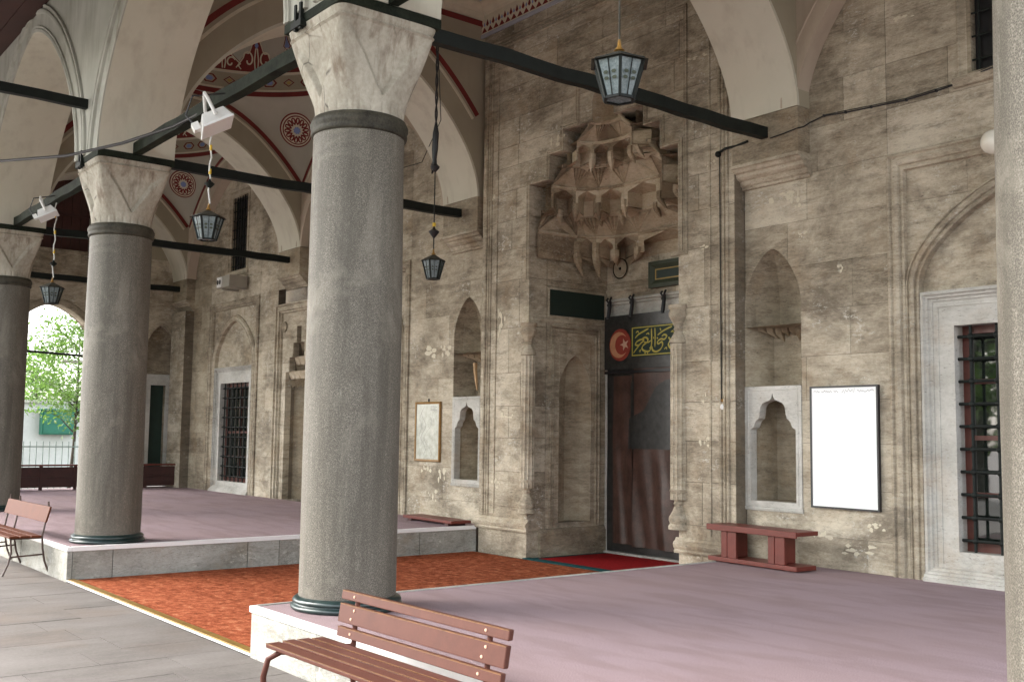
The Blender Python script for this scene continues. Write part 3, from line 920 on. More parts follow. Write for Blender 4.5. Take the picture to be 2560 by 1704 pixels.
# ------------------------------------------------------------------ windows
def bars(parent, P, s0, s1, z0, z1, ns, nz, d, r=0.014, knot=0.03, mat='iron'):
    for i in range(ns):
        s = s0 + (s1 - s0) * (i + 0.5) / ns
        MB().tube([P(s, z0, d), P(s, z1, d)], r, 8).build('grille_bar', mat, parent, smooth=True)
    for j in range(nz):
        z = z0 + (z1 - z0) * (j + 0.5) / nz
        MB().tube([P(s0 - 0.03, z, d), P(s1 + 0.03, z, d)], r, 8).build('grille_bar', mat, parent, smooth=True)
    if knot:
        mb = MB()
        for i in range(ns):
            for j in range(nz):
                p = P(s0 + (s1 - s0) * (i + 0.5) / ns, z0 + (z1 - z0) * (j + 0.5) / nz, d)
                mb.ball(p, knot, 8, 5)
        o = mb.build('grille_knots', mat, parent, smooth=True); o['kind'] = 'stuff'

def glazing(t, P, s0, s1, z0, z1, d, cols, rows, mat='maroon_wood', fw=0.07):
    fr = MB(); ww = s1 - s0; hh = z1 - z0
    def pbox(a, b, z_0, z_1, d0, d1, m):
        rr = [P(a, z_0, d0), P(b, z_0, d0), P(b, z_1, d0), P(a, z_1, d0), P(a, z_0, d1), P(b, z_0, d1), P(b, z_1, d1), P(a, z_1, d1)]
        m.add(rr, [(0, 1, 2, 3), (4, 7, 6, 5), (0, 4, 5, 1), (1, 5, 6, 2), (2, 6, 7, 3), (3, 7, 4, 0)])
    pbox(s0, s0 + fw, z0, z1, d - 0.05, d, fr); pbox(s1 - fw, s1, z0, z1, d - 0.05, d, fr)
    pbox(s0 + fw, s1 - fw, z0, z0 + fw * 1.3, d - 0.05, d, fr); pbox(s0 + fw, s1 - fw, z1 - fw, z1, d - 0.05, d, fr)
    for i in range(1, cols):
        s = s0 + ww * i / cols
        w_ = fw * (0.95 if cols % 2 == 0 and i == cols // 2 else 0.5)
        pbox(s - w_ / 2, s + w_ / 2, z0 + fw * 1.3, z1 - fw, d - 0.045, d - 0.004, fr)
    for j in range(1, rows):
        z = z0 + hh * j / rows
        pbox(s0 + fw, s1 - fw, z - fw * 0.3, z + fw * 0.3, d - 0.04, d - 0.007, fr)
    f = fr.build('window_frame', mat, t)
    for i in range(cols):
        for j in range(rows):
            mb = MB(); pbox(s0 + ww * i / cols + 0.01, s0 + ww * (i + 1) / cols - 0.01, z0 + hh * j / rows + 0.01, z0 + hh * (j + 1) / rows - 0.01, d - 0.032, d - 0.026, mb)
            mb.build('pane', 'glass', f)

def big_window(cx, hwf, zt, mhw, mz, ohw, oz0, oz1, label, ns=7, nz=10, zsp=2.66, apex=3.62, seed=0, field='mould', cols=2, rows=4):
    t = thing('grilled_window', label, 'window', (cx, 0, 0))
    P = FRONT
    fw = 0.165
    # outer moulded frame
    path = [(cx + hwf, 0.0), (cx + hwf, zt), (cx - hwf, zt), (cx - hwf, 0.0)]
    prof = [(0, -0.02), (0, 0.030), (0.022, 0.034), (0.034, 0.012), (0.048, 0.012), (0.056, 0.026), (0.082, 0.030), (0.108, 0.020), (0.116, -0.004), (0.130, -0.008), (0.136, 0.006), (0.158, 0.004), (0.165, -0.045)]
    sweep(P, path, prof).build('frame_moulding', 'mould', t)
    ahw = hwf - fw - 0.13
    f = arch_top(cx, ahw + 0.13, zsp, apex - zsp)
    # spandrel field
    stones(t, P, cx - hwf + fw - 0.01, cx + hwf - fw + 0.01, zsp - 0.2, zt - fw + 0.01, [('a', cx - ahw - 0.10, cx + ahw + 0.10, 0, arch_top(cx, ahw + 0.10, zsp, apex - zsp))], d=-0.038, levels=[zsp - 0.2, 2.98, 3.44, zt - fw + 0.01], seed=seed, name='field_stone', amp=0.0015)
    # arch moulding running down to the floor as jamb reeds
    pts = arch_pts(cx, ahw, zsp, apex - 0.13 - zsp, 22, legs=0.0)
    prof = [(-0.004, -0.10), (0, 0.004), (0.018, 0.010), (0.030, -0.012), (0.044, -0.012), (0.052, 0.008), (0.076, 0.014), (0.098, 0.004), (0.104, -0.016), (0.116, -0.016), (0.122, 0.000), (0.134, -0.002), (0.140, -0.05)]
    sweep(P, pts, prof).build('arch_moulding', 'mould', t)
    # tympanum
    mb = MB()
    n = 40
    for i in range(n):
        a = cx - ahw + 2 * ahw * i / n; b = cx - ahw + 2 * ahw * (i + 1) / n
        g = arch_top(cx, ahw, zsp, apex - 0.13 - zsp)
        mb.quad(P(a, mz - 0.01, -0.075), P(b, mz - 0.01, -0.075), P(b, g(b), -0.075), P(a, g(a), -0.075))
    mb.build('tympanum', field, t)
    # marble frame
    mb = MB(); plate(mb, P, (cx - ahw, cx + ahw, 0.0, mz), [('r', cx - ohw, cx + ohw, oz0, oz1)], -0.30, -0.055)
    mfr = mb.build('marble_frame', 'marble', t)
    q = mhw
    path = [(cx + q, 0.02), (cx + q, mz), (cx - q, mz), (cx - q, 0.02)]
    sweep(P, path, [(0, -0.06), (0.0, 0.000), (0.028, 0.004), (0.040, -0.016), (0.058, -0.020), (0.066, -0.040), (0.090, -0.044), (0.096, -0.058)]).build('marble_moulding', 'marble', mfr)
    path = [(cx + q - 0.13, 0.16), (cx + q - 0.13, mz - 0.13), (cx - q + 0.13, mz - 0.13), (cx - q + 0.13, 0.16)]
    sweep(P, path, [(0, -0.058), (0.003, -0.046), (0.014, -0.046), (0.018, -0.058)]).build('marble_bead', 'marble', mfr)
    mb = MB(); hmould(mb, P, cx - q, cx + q, [(0.0, -0.05), (0.0, 0.045), (0.03, 0.045), (0.036, 0.030), (0.058, 0.026), (0.066, 0.006), (0.085, 0.0), (0.095, -0.02), (0.115, -0.026), (0.125, -0.054)])
    mb.build('marble_plinth', 'marble', mfr)
    bars(t, P, cx - ohw, cx + ohw, oz0 + 0.0, oz1, ns, nz, -0.12)
    MB().box(cx - ohw - 0.06, cx + ohw + 0.06, 0.29, 0.40, oz0 - 0.06, oz1 + 0.06).build('dark_interior', 'black', t)
    glazing(t, P, cx - ohw + 0.0, cx + ohw, oz0, oz1, -0.20, cols, rows)
    return t
big_window(5.40, 1.415, 3.905, 1.115, 2.58, 0.825, 0.275, 2.262, 'large grilled window with marble frame on the right, partly behind the edge column', ns=7, nz=10, seed=21)
big_window(-5.50, 1.225, 3.93, 0.93, 2.56, 0.70, 0.25, 2.24, 'grilled window mostly hidden behind the big column, left of the framed map', seed=22)
big_window(-10.92, 1.215, 3.91, 0.93, 2.55, 0.70, 0.22, 2.22, 'distant grilled window under the grey box, beyond the big column', seed=23)

def upper_window(u, label):
    a, b, z0, z1 = u
    c = (a + b) / 2
    t = thing('upper_window', label, 'window', (c, 0, z0))
    mb = MB(); plate(mb, FRONT, (a - 0.0, b + 0.0, z0, z1), [('r', a + 0.035, b - 0.035, z0 + 0.035, z1 - 0.035)], -0.30, -0.004)
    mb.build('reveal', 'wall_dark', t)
    path = [(b + 0.10, z0 - 0.02), (b + 0.10, z1 + 0.10), (a - 0.10, z1 + 0.10), (a - 0.10, z0 - 0.02)]
    sweep(FRONT, path, [(0, -0.01), (0.01, 0.012), (0.03, 0.014), (0.04, 0.0), (0.09, 0.0), (0.095, -0.02)]).build('frame_moulding', 'mould', t)
    mb = MB(); hmould(mb, FRONT, a - 0.12, b + 0.12, [(z0 - 0.09, 0.0), (z0 - 0.08, 0.03), (z0 - 0.03, 0.05), (z0 - 0.0, 0.05), (z0 + 0.003, 0.0)])
    mb.build('sill', 'mould', t)
    bars(t, FRONT, a + 0.035, b - 0.035, z0 + 0.035, z1 - 0.035, max(4, int((b - a) / 0.13)), 8, -0.03, r=0.010, knot=0.018)
    MB().box(a, b, 0.09, 0.15, z0, z1).build('dark_pane', 'black', t)
    return t
upper_window(UWR, 'upper grilled window high on the right wall above the cable')
upper_window(UWL, 'tall narrow upper window above the grey box on the far wall')
upper_window(UWM, 'upper window hidden behind the big column')

# small carved mihrab niche under the far corbel
def small_mihrab():
    c = -8.08
    t = thing('mihrab_niche', 'carved prayer niche with worn muqarnas just left of the big column', 'niche', (c, 0, 0))
    hw = 0.83
    path = [(c + hw, 0.0), (c + hw, 3.62), (c - hw, 3.62), (c - hw, 0.0)]
    sweep(FRONT, path, [(0, -0.02), (0, 0.05), (0.03, 0.055), (0.04, 0.02), (0.07, 0.02), (0.08, 0.04), (0.12, 0.04), (0.13, 0.0), (0.16, 0.0), (0.17, -0.05)]).build('frame_moulding', 'mould', t)
    stones(t, FRONT, c - hw + 0.15, c + hw - 0.15, 0, 3.5, [('r', c - 0.50, c + 0.50, 0, 2.35), ('r', c - 0.36, c + 0.36, 2.35, 2.62), ('r', c - 0.22, c + 0.22, 2.62, 2.88), ('r', c - 0.09, c + 0.09, 2.88, 3.18)], d=-0.04, thick=0.12, levels=[0, 0.30, 0.76, 1.20, 1.62, 2.06, 2.52, 2.98, 3.5], seed=31, name='field_stone')
    m = MB()
    pl = [(-0.51, 0.165), (-0.505, 0.25), (-0.25, 0.42), (0.25, 0.42), (0.505, 0.25), (0.51, 0.165)]
    for p, q in zip(pl[:-1], pl[1:]): m.quad((c + p[0], p[1], 0), (c + q[0], q[1], 0), (c + q[0], q[1], 2.4), (c + p[0], p[1], 2.4))
    m.box(c - 0.55, c + 0.55, 0.43, 0.50, 2.3, 3.4)
    m.build('recess_wall', 'wall_dark', t)
    for k, (hwk, z0, z1) in enumerate([(0.5, 2.1, 2.36), (0.36, 2.36, 2.63), (0.22, 2.63, 2.9)]):
        n = 5 - k; m = MB()
        for i in range(n):
            a0 = -hwk + 2 * hwk * i / n; a1 = -hwk + 2 * hwk * (i + 1) / n; am = (a0 + a1) / 2
            yf, yb = 0.10 + 0.04 * k, 0.36
            m.add([(c + a0, yf, z1), (c + am, yf - 0.04, z1), (c + a1, yf, z1), (c + a0, yb, z0 + 0.08), (c + a1, yb, z0 + 0.08), (c + a0, yf + 0.05, z0 + 0.12), (c + a1, yf + 0.05, z0 + 0.12), (c + a0, yf + 0.08, z0 - 0.04)],
                  [(0, 1, 5), (1, 2, 6), (1, 6, 4, 3, 5), (0, 5, 7), (5, 3, 7), (3, 5, 6, 4), (7, 3, 5)])
        m.build('muqarnas_tier', 'muq', t)
    m = MB()
    ring = [P_ for P_ in [(c - 0.58 + 0.10 * cos(a), 3.20 + 0.10 * sin(a)) for a in [2 * pi * i / 20 for i in range(20)]]]
    m.add([FRONT(a, z, -0.035) for a, z in ring] + [FRONT(a, z, -0.015) for a, z in ring], [tuple(range(20, 40))] + [(i, (i + 1) % 20, 20 + (i + 1) % 20, 20 + i) for i in range(20)])
    m.build('stone_boss', 'wall_dark', t)
small_mihrab()

# ------------------------------------------------------------------ portal
YP = -0.16
XL, XR, XC = -1.16, 1.48, 0.20
portal = thing('portal', 'tall stone portal with a stepped muqarnas hood over the curtained door', 'portal', (XC, YP, -H))
PP = front(YP)
LP = [-H, 0.0, 0.30, 0.76, 1.20, 1.62, 2.06, 2.66, 3.30, 3.72, 4.12, 4.53, 4.86, 5.14, 5.52, 5.95, 6.40, 6.84]
steps = [('r', XL, XR, -H - 0.1, 4.53), ('r', -0.76, 1.20, 4.50, 4.86), ('r', -0.49, 0.93, 4.80, 5.13), ('a', 0.04, 0.42, 5.10, arch_top(0.23, 0.19, 5.38, 0.17))]
stones(portal, PP, -2.20, 2.275, -H, 6.84, steps, levels=LP, seed=41, thick=0.30, lmin=0.7, lmax=1.4, gap=0.0035)
# moulded frames
def strip_up(path, prof, name='frame_moulding', mat='mould', par=portal, P=PP, closed=False):
    return sweep(P, path, prof, closed).build(name, mat, par)
BP = [(0, -0.01), (0.002, 0.018), (0.018, 0.026), (0.034, 0.018), (0.038, -0.004), (0.052, -0.004), (0.058, 0.012), (0.070, 0.016), (0.082, 0.012), (0.086, -0.004), (0.100, -0.004), (0.106, 0.016), (0.122, 0.022), (0.140, 0.014), (0.144, -0.01)]
strip_up([(2.20, 0.16), (2.20, 6.70), (-2.12, 6.70), (-2.12, 0.16)], BP)
strip_up([(1.95, 0.20), (1.95, 6.28), (-1.87, 6.28), (-1.87, 0.20)], [(0, -0.01), (0.002, 0.012), (0.020, 0.014), (0.026, -0.01)])
strip_up([(1.36, 3.255), (1.615, 3.255), (1.615, 6.12), (-0.42, 6.12)], [(0, -0.01), (0.002, 0.018), (0.014, 0.022), (0.026, 0.010), (0.034, 0.010), (0.040, 0.018), (0.052, 0.014), (0.056, -0.01)])
strip_up([(XL, 3.28), (XL, 4.53), (-0.76, 4.53), (-0.76, 4.86), (-0.49, 4.86), (-0.49, 5.14), (-0.20, 5.14), (-0.20, 5.62), (0.66, 5.62), (0.66, 5.14), (0.93, 5.14), (0.93, 4.86), (1.20, 4.86), (1.20, 4.53), (XR, 4.53), (XR, 3.28)],
         [(0.0, -0.01), (0.002, 0.014), (0.016, 0.020), (0.030, 0.006), (0.040, 0.006), (0.046, 0.018), (0.062, 0.018), (0.066, -0.01)])
# foot ledges of both piers
for (a, b) in ((-2.235, -1.12), (1.44, 2.31)):
    mb = MB(); hmould(mb, PP, a, b, [(-0.015, 0.0), (-0.010, 0.035), (0.010, 0.045), (0.030, 0.034), (0.055, 0.050), (0.085, 0.058), (0.110, 0.046), (0.125, 0.022), (0.150, 0.012), (0.155, 0.0)])
    mb.build('foot_moulding', 'mould', portal)
for k, (x, z, w_, h_) in enumerate([(1.90, 1.66, 0.16, 0.10), (1.85, 1.20, 0.12, 0.10), (-1.72, 2.75, 0.20, 0.30), (-0.62, 4.98, 0.26, 0.16), (1.86, 3.30, 0.16, 0.04), (1.75, 5.45, 0.30, 0.04), (-1.55, 1.5, 0.3, 0.06), (1.95, 4.2, 0.14, 0.07), (-1.95, 4.5, 0.10, 0.08), (-1.8, 0.60, 0.2, 0.12)]):
    scab(portal, PP, x, z, w_, h_, 0.004, 200 + k)
# jambs
JL = Plane((XL, 0), (0, 1), (1, 0)); JR = Plane((XR, 0), (0, 1), (-1, 0))
YB = 1.24
LJ = [-H, 0.02, 0.42, 0.86, 1.30, 1.72, 2.14, 2.78, 3.22, 3.30, 3.72, 4.12, 4.53]
for P, sd in ((JL, 50), (JR, 51)):
    hole = [('a', 0.375, 0.945, 0.10, arch_top(0.66, 0.285, 1.86, 0.45))]
    stones(portal, P, 0.145, YB, -H, 4.53, hole, levels=LJ, seed=sd, thick=0.05, mat='muq' if 0 else 'mould', lmin=0.5, lmax=0.9, gap=0.003)
    # niche in the jamb
    m = MB(); c = 0.66
    plan = [(-0.285, -0.01), (-0.20, -0.13), (0.0, -0.21), (0.20, -0.13), (0.285, -0.01)]
    for a, b in zip(plan[:-1], plan[1:]):
        m.quad(P(c + a[0], 0.10, a[1]), P(c + b[0], 0.10, b[1]), P(c + b[0], 1.86, b[1]), P(c + a[0], 1.86, a[1]))
        for k in range(10):
            t0, t1 = k / 10, (k + 1) / 10
            f0, f1 = 1 - t0, 1 - t1
            m.quad(P(c + a[0] * f0, 1.86 + 0.45 * arc_h(t0), a[1] * sqrt(f0) if f0 > 0 else 0), P(c + b[0] * f0, 1.86 + 0.45 * arc_h(t0), b[1] * sqrt(f0)),
                   P(c + b[0] * f1, 1.86 + 0.45 * arc_h(t1), b[1] * sqrt(max(0, f1))), P(c + a[0] * f1, 1.86 + 0.45 * arc_h(t1), a[1] * sqrt(max(0, f1))))
    m.poly([P(c + a, 0.10, d) for a, d in plan])
    m.build('jamb_niche', 'wall_dark', portal)
    q = [(1.11, 0.04), (1.11, 2.70), (0.20, 2.70), (0.20, 0.04)]
    strip_up(q if P is JL else q, [(0, -0.01), (0.002, 0.022), (0.022, 0.028), (0.040, 0.004), (0.056, 0.004), (0.062, 0.018), (0.080, 0.018), (0.086, -0.002), (0.10, -0.01)], 'panel_moulding', 'mould', portal, P)
    strip_up([(0.94, 1.95), (0.94, 2.52), (0.37, 2.52), (0.37, 1.95)], [(0, -0.01), (0.002, 0.010), (0.014, 0.010), (0.018, -0.01)], 'panel_moulding', 'mould', portal, P)
    mb = MB(); hmould(mb, P, YP + 0.05, YB, [(2.735, 0), (2.738, 0.018), (2.765, 0.024), (2.785, 0.010), (2.79, 0)])
    mb.build('panel_moulding', 'mould', portal)
    mb = MB(); hmould(mb, P, YP + 0.20, YB - 0.005, [(-H, 0), (-H, 0.045), (-0.02, 0.045), (0.02, 0.03), (0.03, 0)])
    mb.build('jamb_plinth', 'wall_dark', portal)
# dark inscription panel on the left jamb
m = MB(); m.box(XL - 0.01, XL + 0.016, 0.195, 1.175, 2.835, 3.175)
m.build('dark_green_panel', 'plaque', portal, label='dark green panel on the left jamb')
strip_up([(1.20, 2.815), (1.20, 3.195), (0.17, 3.195), (0.17, 2.815)], [(0, -0.01), (0.002, 0.014), (0.018, 0.014), (0.022, -0.01)], 'panel_moulding', 'mould', portal, JL)
# corner colonnettes
def colonnette(x, y, lab):
    R = 0.098
    flute = lambda a, r, z: r * (1 - 0.13 * abs(sin(a * 6)) ** 0.7)
    sh = MB().lathe([(R, 0.56), (R, 0.60), (R * 0.98, 1.4), (R * 0.97, 2.22), (R * 1.0, 2.27)], x, y, 72, flute).build('colonnette', 'mould', portal, smooth=True, label=lab, sharp=50)
    hour = lambda z0, z1, s: [(R * 0.75, z0), (R * 1.05, z0 + 0.01), (R * 1.05, z0 + 0.03), (R * 0.55, z0 + (z1 - z0) * 0.28), (R * 0.50, z0 + (z1 - z0) * 0.33), (R * 0.62, z0 + (z1 - z0) * 0.37), (R * 0.50, z0 + (z1 - z0) * 0.42), (R * 0.72, z0 + (z1 - z0) * 0.55), (R * 1.12, z0 + (z1 - z0) * 0.70), (R * 1.15, z0 + (z1 - z0) * 0.78), (R * 1.0, z0 + (z1 - z0) * 0.86), (R * 1.18, z0 + (z1 - z0) * 0.92), (R * 1.18, z1)]
    lob = lambda a, r, z: r * (1 - 0.05 * abs(sin(a * 4)))
    MB().lathe(hour(2.27, 2.70, 1), x, y, 40, lob).build('hourglass_capital', 'mould', sh, smooth=True, sharp=45)
    MB().lathe([(r, 0.56 + 0.12 - (z - 0.12)) for r, z in reversed(hour(0.12, 0.56, 1))], x, y, 40, lob).build('hourglass_base', 'mould', sh, smooth=True, sharp=45)
colonnette(XL + 0.0, YP + 0.0, 'fluted colonnette on the left corner of the portal')
colonnette(XR - 0.0, YP + 0.0, 'fluted colonnette on the right corner of the portal')

# back wall of the recess
PB = front(YB)
stones(portal, PB, XL, XR, 3.12, 4.56, [], levels=[3.12, 3.34, 3.72, 4.12, 4.56], seed=60, thick=0.05, lmin=0.5, lmax=0.9, gap=0.003)
mb = MB(); plate(mb, PB, (XL, XR, -H, 3.12), [('r', XL + 0.075, XR - 0.075, -H, 2.86)], -0.06, 0.01)
mb.build('marble_door_frame', 'marble', portal)
strip_up([(XR - 0.02, -H), (XR - 0.02, 3.10), (XL + 0.02, 3.10), (XL + 0.02, -H)], [(0, 0.0), (0, 0.045), (0.022, 0.05), (0.034, 0.02), (0.05, 0.02), (0.056, 0.035), (0.072, 0.012), (0.074, 0.0)], 'door_moulding', 'marble', portal, PB)
strip_up([(-0.30, 3.25), (XL + 0.02, 3.25)], [(0, 0), (0, 0.04), (0.03, 0.045), (0.05, 0.02), (0.07, 0.01), (0.075, 0)], 'door_moulding', 'mould', portal, PB)
m = MB(); hmould(m, PB, -1.10, 1.41, [(-H, 0.0), (-H, 0.10), (-0.30, 0.10), (-0.295, 0.0)])
m.build('door_threshold', 'marble', portal)
m = MB(); ring = [(-0.87 + 0.135 * cos(2 * pi * i / 28), 3.53 + 0.135 * sin(2 * pi * i / 28)) for i in range(28)]
m.add([PB(a, z, 0.0) for a, z in ring] + [PB(a, z, 0.03) for a, z in ring], [tuple(range(28, 56))] + [(i, (i + 1) % 28, 28 + (i + 1) % 28, 28 + i) for i in range(28)])
disc = m.build('round_medallion', 'green_dark', portal)
disc.data.materials[0] = MAT['wall_dark']
m = MB().tube([PB(-0.87 + 0.135 * cos(2 * pi * i / 28), 3.53 + 0.135 * sin(2 * pi * i / 28), 0.03) for i in range(29)], 0.008, 6)
m.build('medallion_rim', 'iron', disc)
m = MB(); m.lathe([(0.022, 0), (0.016, 0.012), (0.001, 0.016)], 0, 0, 10)
m2 = MB(); m2.add([(-0.87 + v[0], YB - 0.03 - v[2], 3.53 + v[1]) for v in m.v], m.f); m2.build('medallion_boss', 'iron', disc)

# dark green framed tablet hanging above the curtain
t = thing('green_tablet', 'dark green framed tablet on the wall above the door curtain', 'tablet', (0.06, YB, 3.36))
m = MB().box(-0.30, 0.64, YB - 0.040, YB - 0.007, 3.195, 3.545); fr = m.build('tablet_board', 'green_dark', t)
sweep(PB, [(0.64, 3.545), (-0.30, 3.545), (-0.30, 3.195), (0.64, 3.195)], [(0, 0.03), (0, 0.065), (0.05, 0.07), (0.09, 0.045), (0.10, 0.034)], closed=True).build('tablet_frame', 'green_dark', t)
sweep(PB, [(0.53, 3.44), (-0.19, 3.44), (-0.19, 3.30), (0.53, 3.30)], [(0, 0.038), (0, 0.050), (0.012, 0.050), (0.012, 0.038)], closed=True).build('inner_frame', 'gold', t)
MB().box(-0.15, 0.49, YB - 0.046, YB - 0.040, 3.325, 3.415).build('slate_field', 'plaque', t)

# muqarnas tiers: prism tiers and fan tiers in turn
def outline(a, b, e, y0):
    def f(t):
        ph = pi * (1 - t)
        c, s_ = cos(ph), sin(ph)
        return (XC + a * (1 if c >= 0 else -1) * abs(c) ** e, y0 + b * abs(s_) ** e)
    return f
O = [outline(a, b, e, y0) for a, b, e, y0 in ((1.30, 1.30, 0.20, -0.05), (1.28, 1.12, 0.50, -0.09), (1.20, 0.92, 0.64, -0.10), (0.98, 0.68, 0.76, -0.12), (0.75, 0.49, 0.82, -0.12), (0.49, 0.31, 0.88, -0.12), (0.25, 0.18, 0.9, -0.12))]
ZL = [3.60, 3.92, 4.17, 4.46, 4.70, 4.94, 5.14]
CTR = Vector((XC, -0.1))
v3 = lambda p, z: (p[0], p[1], z)
def drop(c0, back, zb, r, dl):
    out = (back - c0).normalized() if (back - c0).length > 1e-4 else Vector((0, 1)); N = 8
    m = MB(); rings = []
    for (f, rr, sh) in ((0.55, 1.0, 0), (0.0, 1.05, 0.0), (-0.35, 0.95, 0.1), (-0.70, 0.62, 0.3), (-0.92, 0.30, 0.45)):
        ctr = c0 + (back - c0) * sh * 0.6
        rings.append([(ctr.x + r * rr * cos(2 * pi * q / N) * (1 if q % 2 else 0.84), ctr.y + r * rr * sin(2 * pi * q / N) * (1 if q % 2 else 0.84), zb + f * dl) for q in range(N)])
    tip = c0 + (back - c0) * 0.3
    vs = [p for g in rings for p in g] + [(tip.x, tip.y, zb - dl)]
    fs = [(a * N + q, a * N + (q + 1) % N, (a + 1) * N + (q + 1) % N, (a + 1) * N + q) for a in range(4) for q in range(N)] + [(4 * N + q, 4 * N + (q + 1) % N, 5 * N) for q in range(N)]
    m.add(vs, fs).build('muqarnas_drop', 'muq', portal)
def lip(f, t0, t1, z, n=6):
    m = MB(); vs = []
    for i in range(n + 1):
        p = Vector(f(t0 + (t1 - t0) * i / n)); q = p + (CTR - p).normalized() * 0.028
        vs += [v3(p, z - 0.030), v3(q, z - 0.012), v3(q, z + 0.010), v3(p, z + 0.014)]
    m.add(vs, [(4 * i + k, 4 * i + k + 1, 4 * i + 5 + k, 4 * i + 4 + k) for i in range(n) for k in range(3)])
    m.build('tier_lip', 'muq', portal)
for k, n in ((0, 9), (2, 7), (4, 5)):                    # prism tiers
    lo, hi = O[k], O[k + 1]; z0, z1 = ZL[k], ZL[k + 1]; dz = z1 - z0
    for i in range(n):
        t0, t1 = i / n, (i + 1) / n
        F0, F1 = Vector(hi(t0)), Vector(hi(t1)); M = (Vector(hi((t0 + t1) / 2)))
        L0, L1 = Vector(lo(t0)), Vector(lo(t1))
        B0, B1 = Vector(lo(t0 + 0.30 / n)), Vector(lo(t1 - 0.30 / n))
        B0 = B0 + (M - B0) * 0.10; B1 = B1 + (M - B1) * 0.10
        w0 = F0 + (F1 - F0) * 0.10; w1 = F1 + (F0 - F1) * 0.10      # narrow pier faces beside every recess
        zm = z0 + dz * 0.66; zb = z0 + (0.0 if k else 0.06)
        m = MB()
        m.quad(v3(F0, zb), v3(w0, zb), v3(w0, z1), v3(F0, z1)); m.quad(v3(w1, zb), v3(F1, zb), v3(F1, z1), v3(w1, z1))
        m.quad(v3(w0, zb), v3(B0, zb), v3(B0, zm), v3(w0, zm)); m.quad(v3(B0, zb - 0.02), v3(B1, zb - 0.02), v3(B1, zm), v3(B0, zm)); m.quad(v3(B1, zb), v3(w1, zb), v3(w1, zm), v3(B1, zm))
        # keel-shaped head of the recess
        Mt = v3(M, z1 - 0.02)
        for a, b in ((w0, B0), (B0, B1), (B1, w1)): m.poly([v3(a, zm), v3(b, zm), Mt])
        m.poly([v3(w0, zm), Mt, v3(M, z1), v3(w0, z1)]); m.poly([v3(w1, zm), v3(w1, z1), v3(M, z1), Mt])
        # slanted underside back to the tier below
        m.poly([v3(F0, zb), v3(w0, zb), v3(B0, zb - 0.02), v3(L0, zb - dz * 0.30)]); m.poly([v3(F1, zb), v3(w1, zb), v3(B1, zb - 0.02), v3(L1, zb - dz * 0.30)])
        m.build('muqarnas_cell', 'muq', portal)
        lip(hi, t0, t1, z1)
        if i > 0: drop(F0, L0, zb + 0.02, 0.055 if k == 0 else 0.042, (0.30 if abs(t0 - 0.5) > 0.22 else 0.10) if k == 0 else 0.14)
for k, n in ((1, 9), (3, 7), (5, 4)):                    # fan tiers
    lo, hi = O[k], O[k + 1]; z0, z1 = ZL[k], ZL[k + 1]; dz = z1 - z0
    for i in range(n + 1):
        tj = i / n
        A = Vector(lo(tj)); ta, tb = max(0, tj - 0.42 / n), min(1, tj + 0.42 / n)
        q = 8; m = MB(); tops = []
        for g in range(q + 1):
            p = Vector(hi(ta + (tb - ta) * g / q))
            tops.append(p + (p - CTR).normalized() * (0.042 if g % 2 else 0.0))
        a0 = A + Vector((-0.02, 0)); 
        for g in range(q): m.poly([v3(A, z0), v3(tops[g], z1 - 0.04), v3(tops[g + 1], z1 - 0.04)]); m.quad(v3(tops[g], z1 - 0.04), v3(tops[g + 1], z1 - 0.04), v3(tops[g + 1], z1), v3(tops[g], z1))
        m.build('muqarnas_fan', 'muq', portal)
        if i < n:
            A2 = Vector(lo((i + 1) / n)); Tm = Vector(hi((i + 0.5) / n)); Lm = Vector(lo((i + 0.5) / n)); Lm = Lm + (Lm - CTR).normalized() * 0.05
            e0, e1 = Vector(hi((i + 0.42) / n)), Vector(hi((i + 0.58) / n))
            m = MB()
            m.poly([v3(A, z0), v3(e0, z1 - 0.02), v3(Lm, z0)]); m.poly([v3(Lm, z0), v3(e0, z1 - 0.02), v3(e1, z1 - 0.02)]); m.poly([v3(Lm, z0), v3(e1, z1 - 0.02), v3(A2, z0)])
            m.build('muqarnas_cell', 'muq', portal)
            lip(hi, i / n, (i + 1) / n, z1)
            if k == 1:
                # a short hanging prism between two fans
                drop(Tm + (CTR - Tm).normalized() * 0.01, Lm, z1 - 0.02, 0.042, 0.12)
# shell behind the cells and the small top niche
m = MB()
n = 24
for k in range(6):
    f = O[k]
    pts = [f(i / n) for i in range(n + 1)]
    for p, q in zip(pts[:-1], pts[1:]):
        m.quad((p[0], p[1] + 0.07, ZL[k] - 0.03), (q[0], q[1] + 0.07, ZL[k] - 0.03), (q[0], q[1] + 0.07, ZL[k + 1]), (p[0], p[1] + 0.07, ZL[k + 1]))
    # lids
    g = O[k + 1]
    pg = [g(i / n) for i in range(n + 1)]
    for i in range(n): m.quad((pts[i][0], pts[i][1] + 0.07, ZL[k + 1] + 0.004), (pts[i + 1][0], pts[i + 1][1] + 0.07, ZL[k + 1] + 0.004), (pg[i + 1][0], pg[i + 1][1], ZL[k + 1] + 0.004), (pg[i][0], pg[i][1], ZL[k + 1] + 0.004))
m.build('hood_shell', 'muq', portal)
m = MB(); n = 14
def tnr(z): 
    if z < 5.38: return 0.19
    t = (z - 5.38) / 0.18
    return 0.19 * sqrt(max(0, 1 - t ** 1.6)) if t < 1 else 0.0
zz = [5.12, 5.24, 5.38, 5.42, 5.46, 5.50, 5.53, 5.55, 5.56]
for a, b in zip(zz[:-1], zz[1:]):
    for i in range(n):
        p0, p1 = pi * i / n, pi * (i + 1) / n
        r0, r1 = tnr(a), tnr(b)
        fa = lambda p, r, z: (0.23 - r * cos(p), YP + 0.01 + r * 1.5 * sin(p), z)
        m.quad(fa(p0, r0, a), fa(p1, r0, a), fa(p1, r1, b), fa(p0, r1, b))
m.build('top_niche', 'muq', portal, smooth=True)

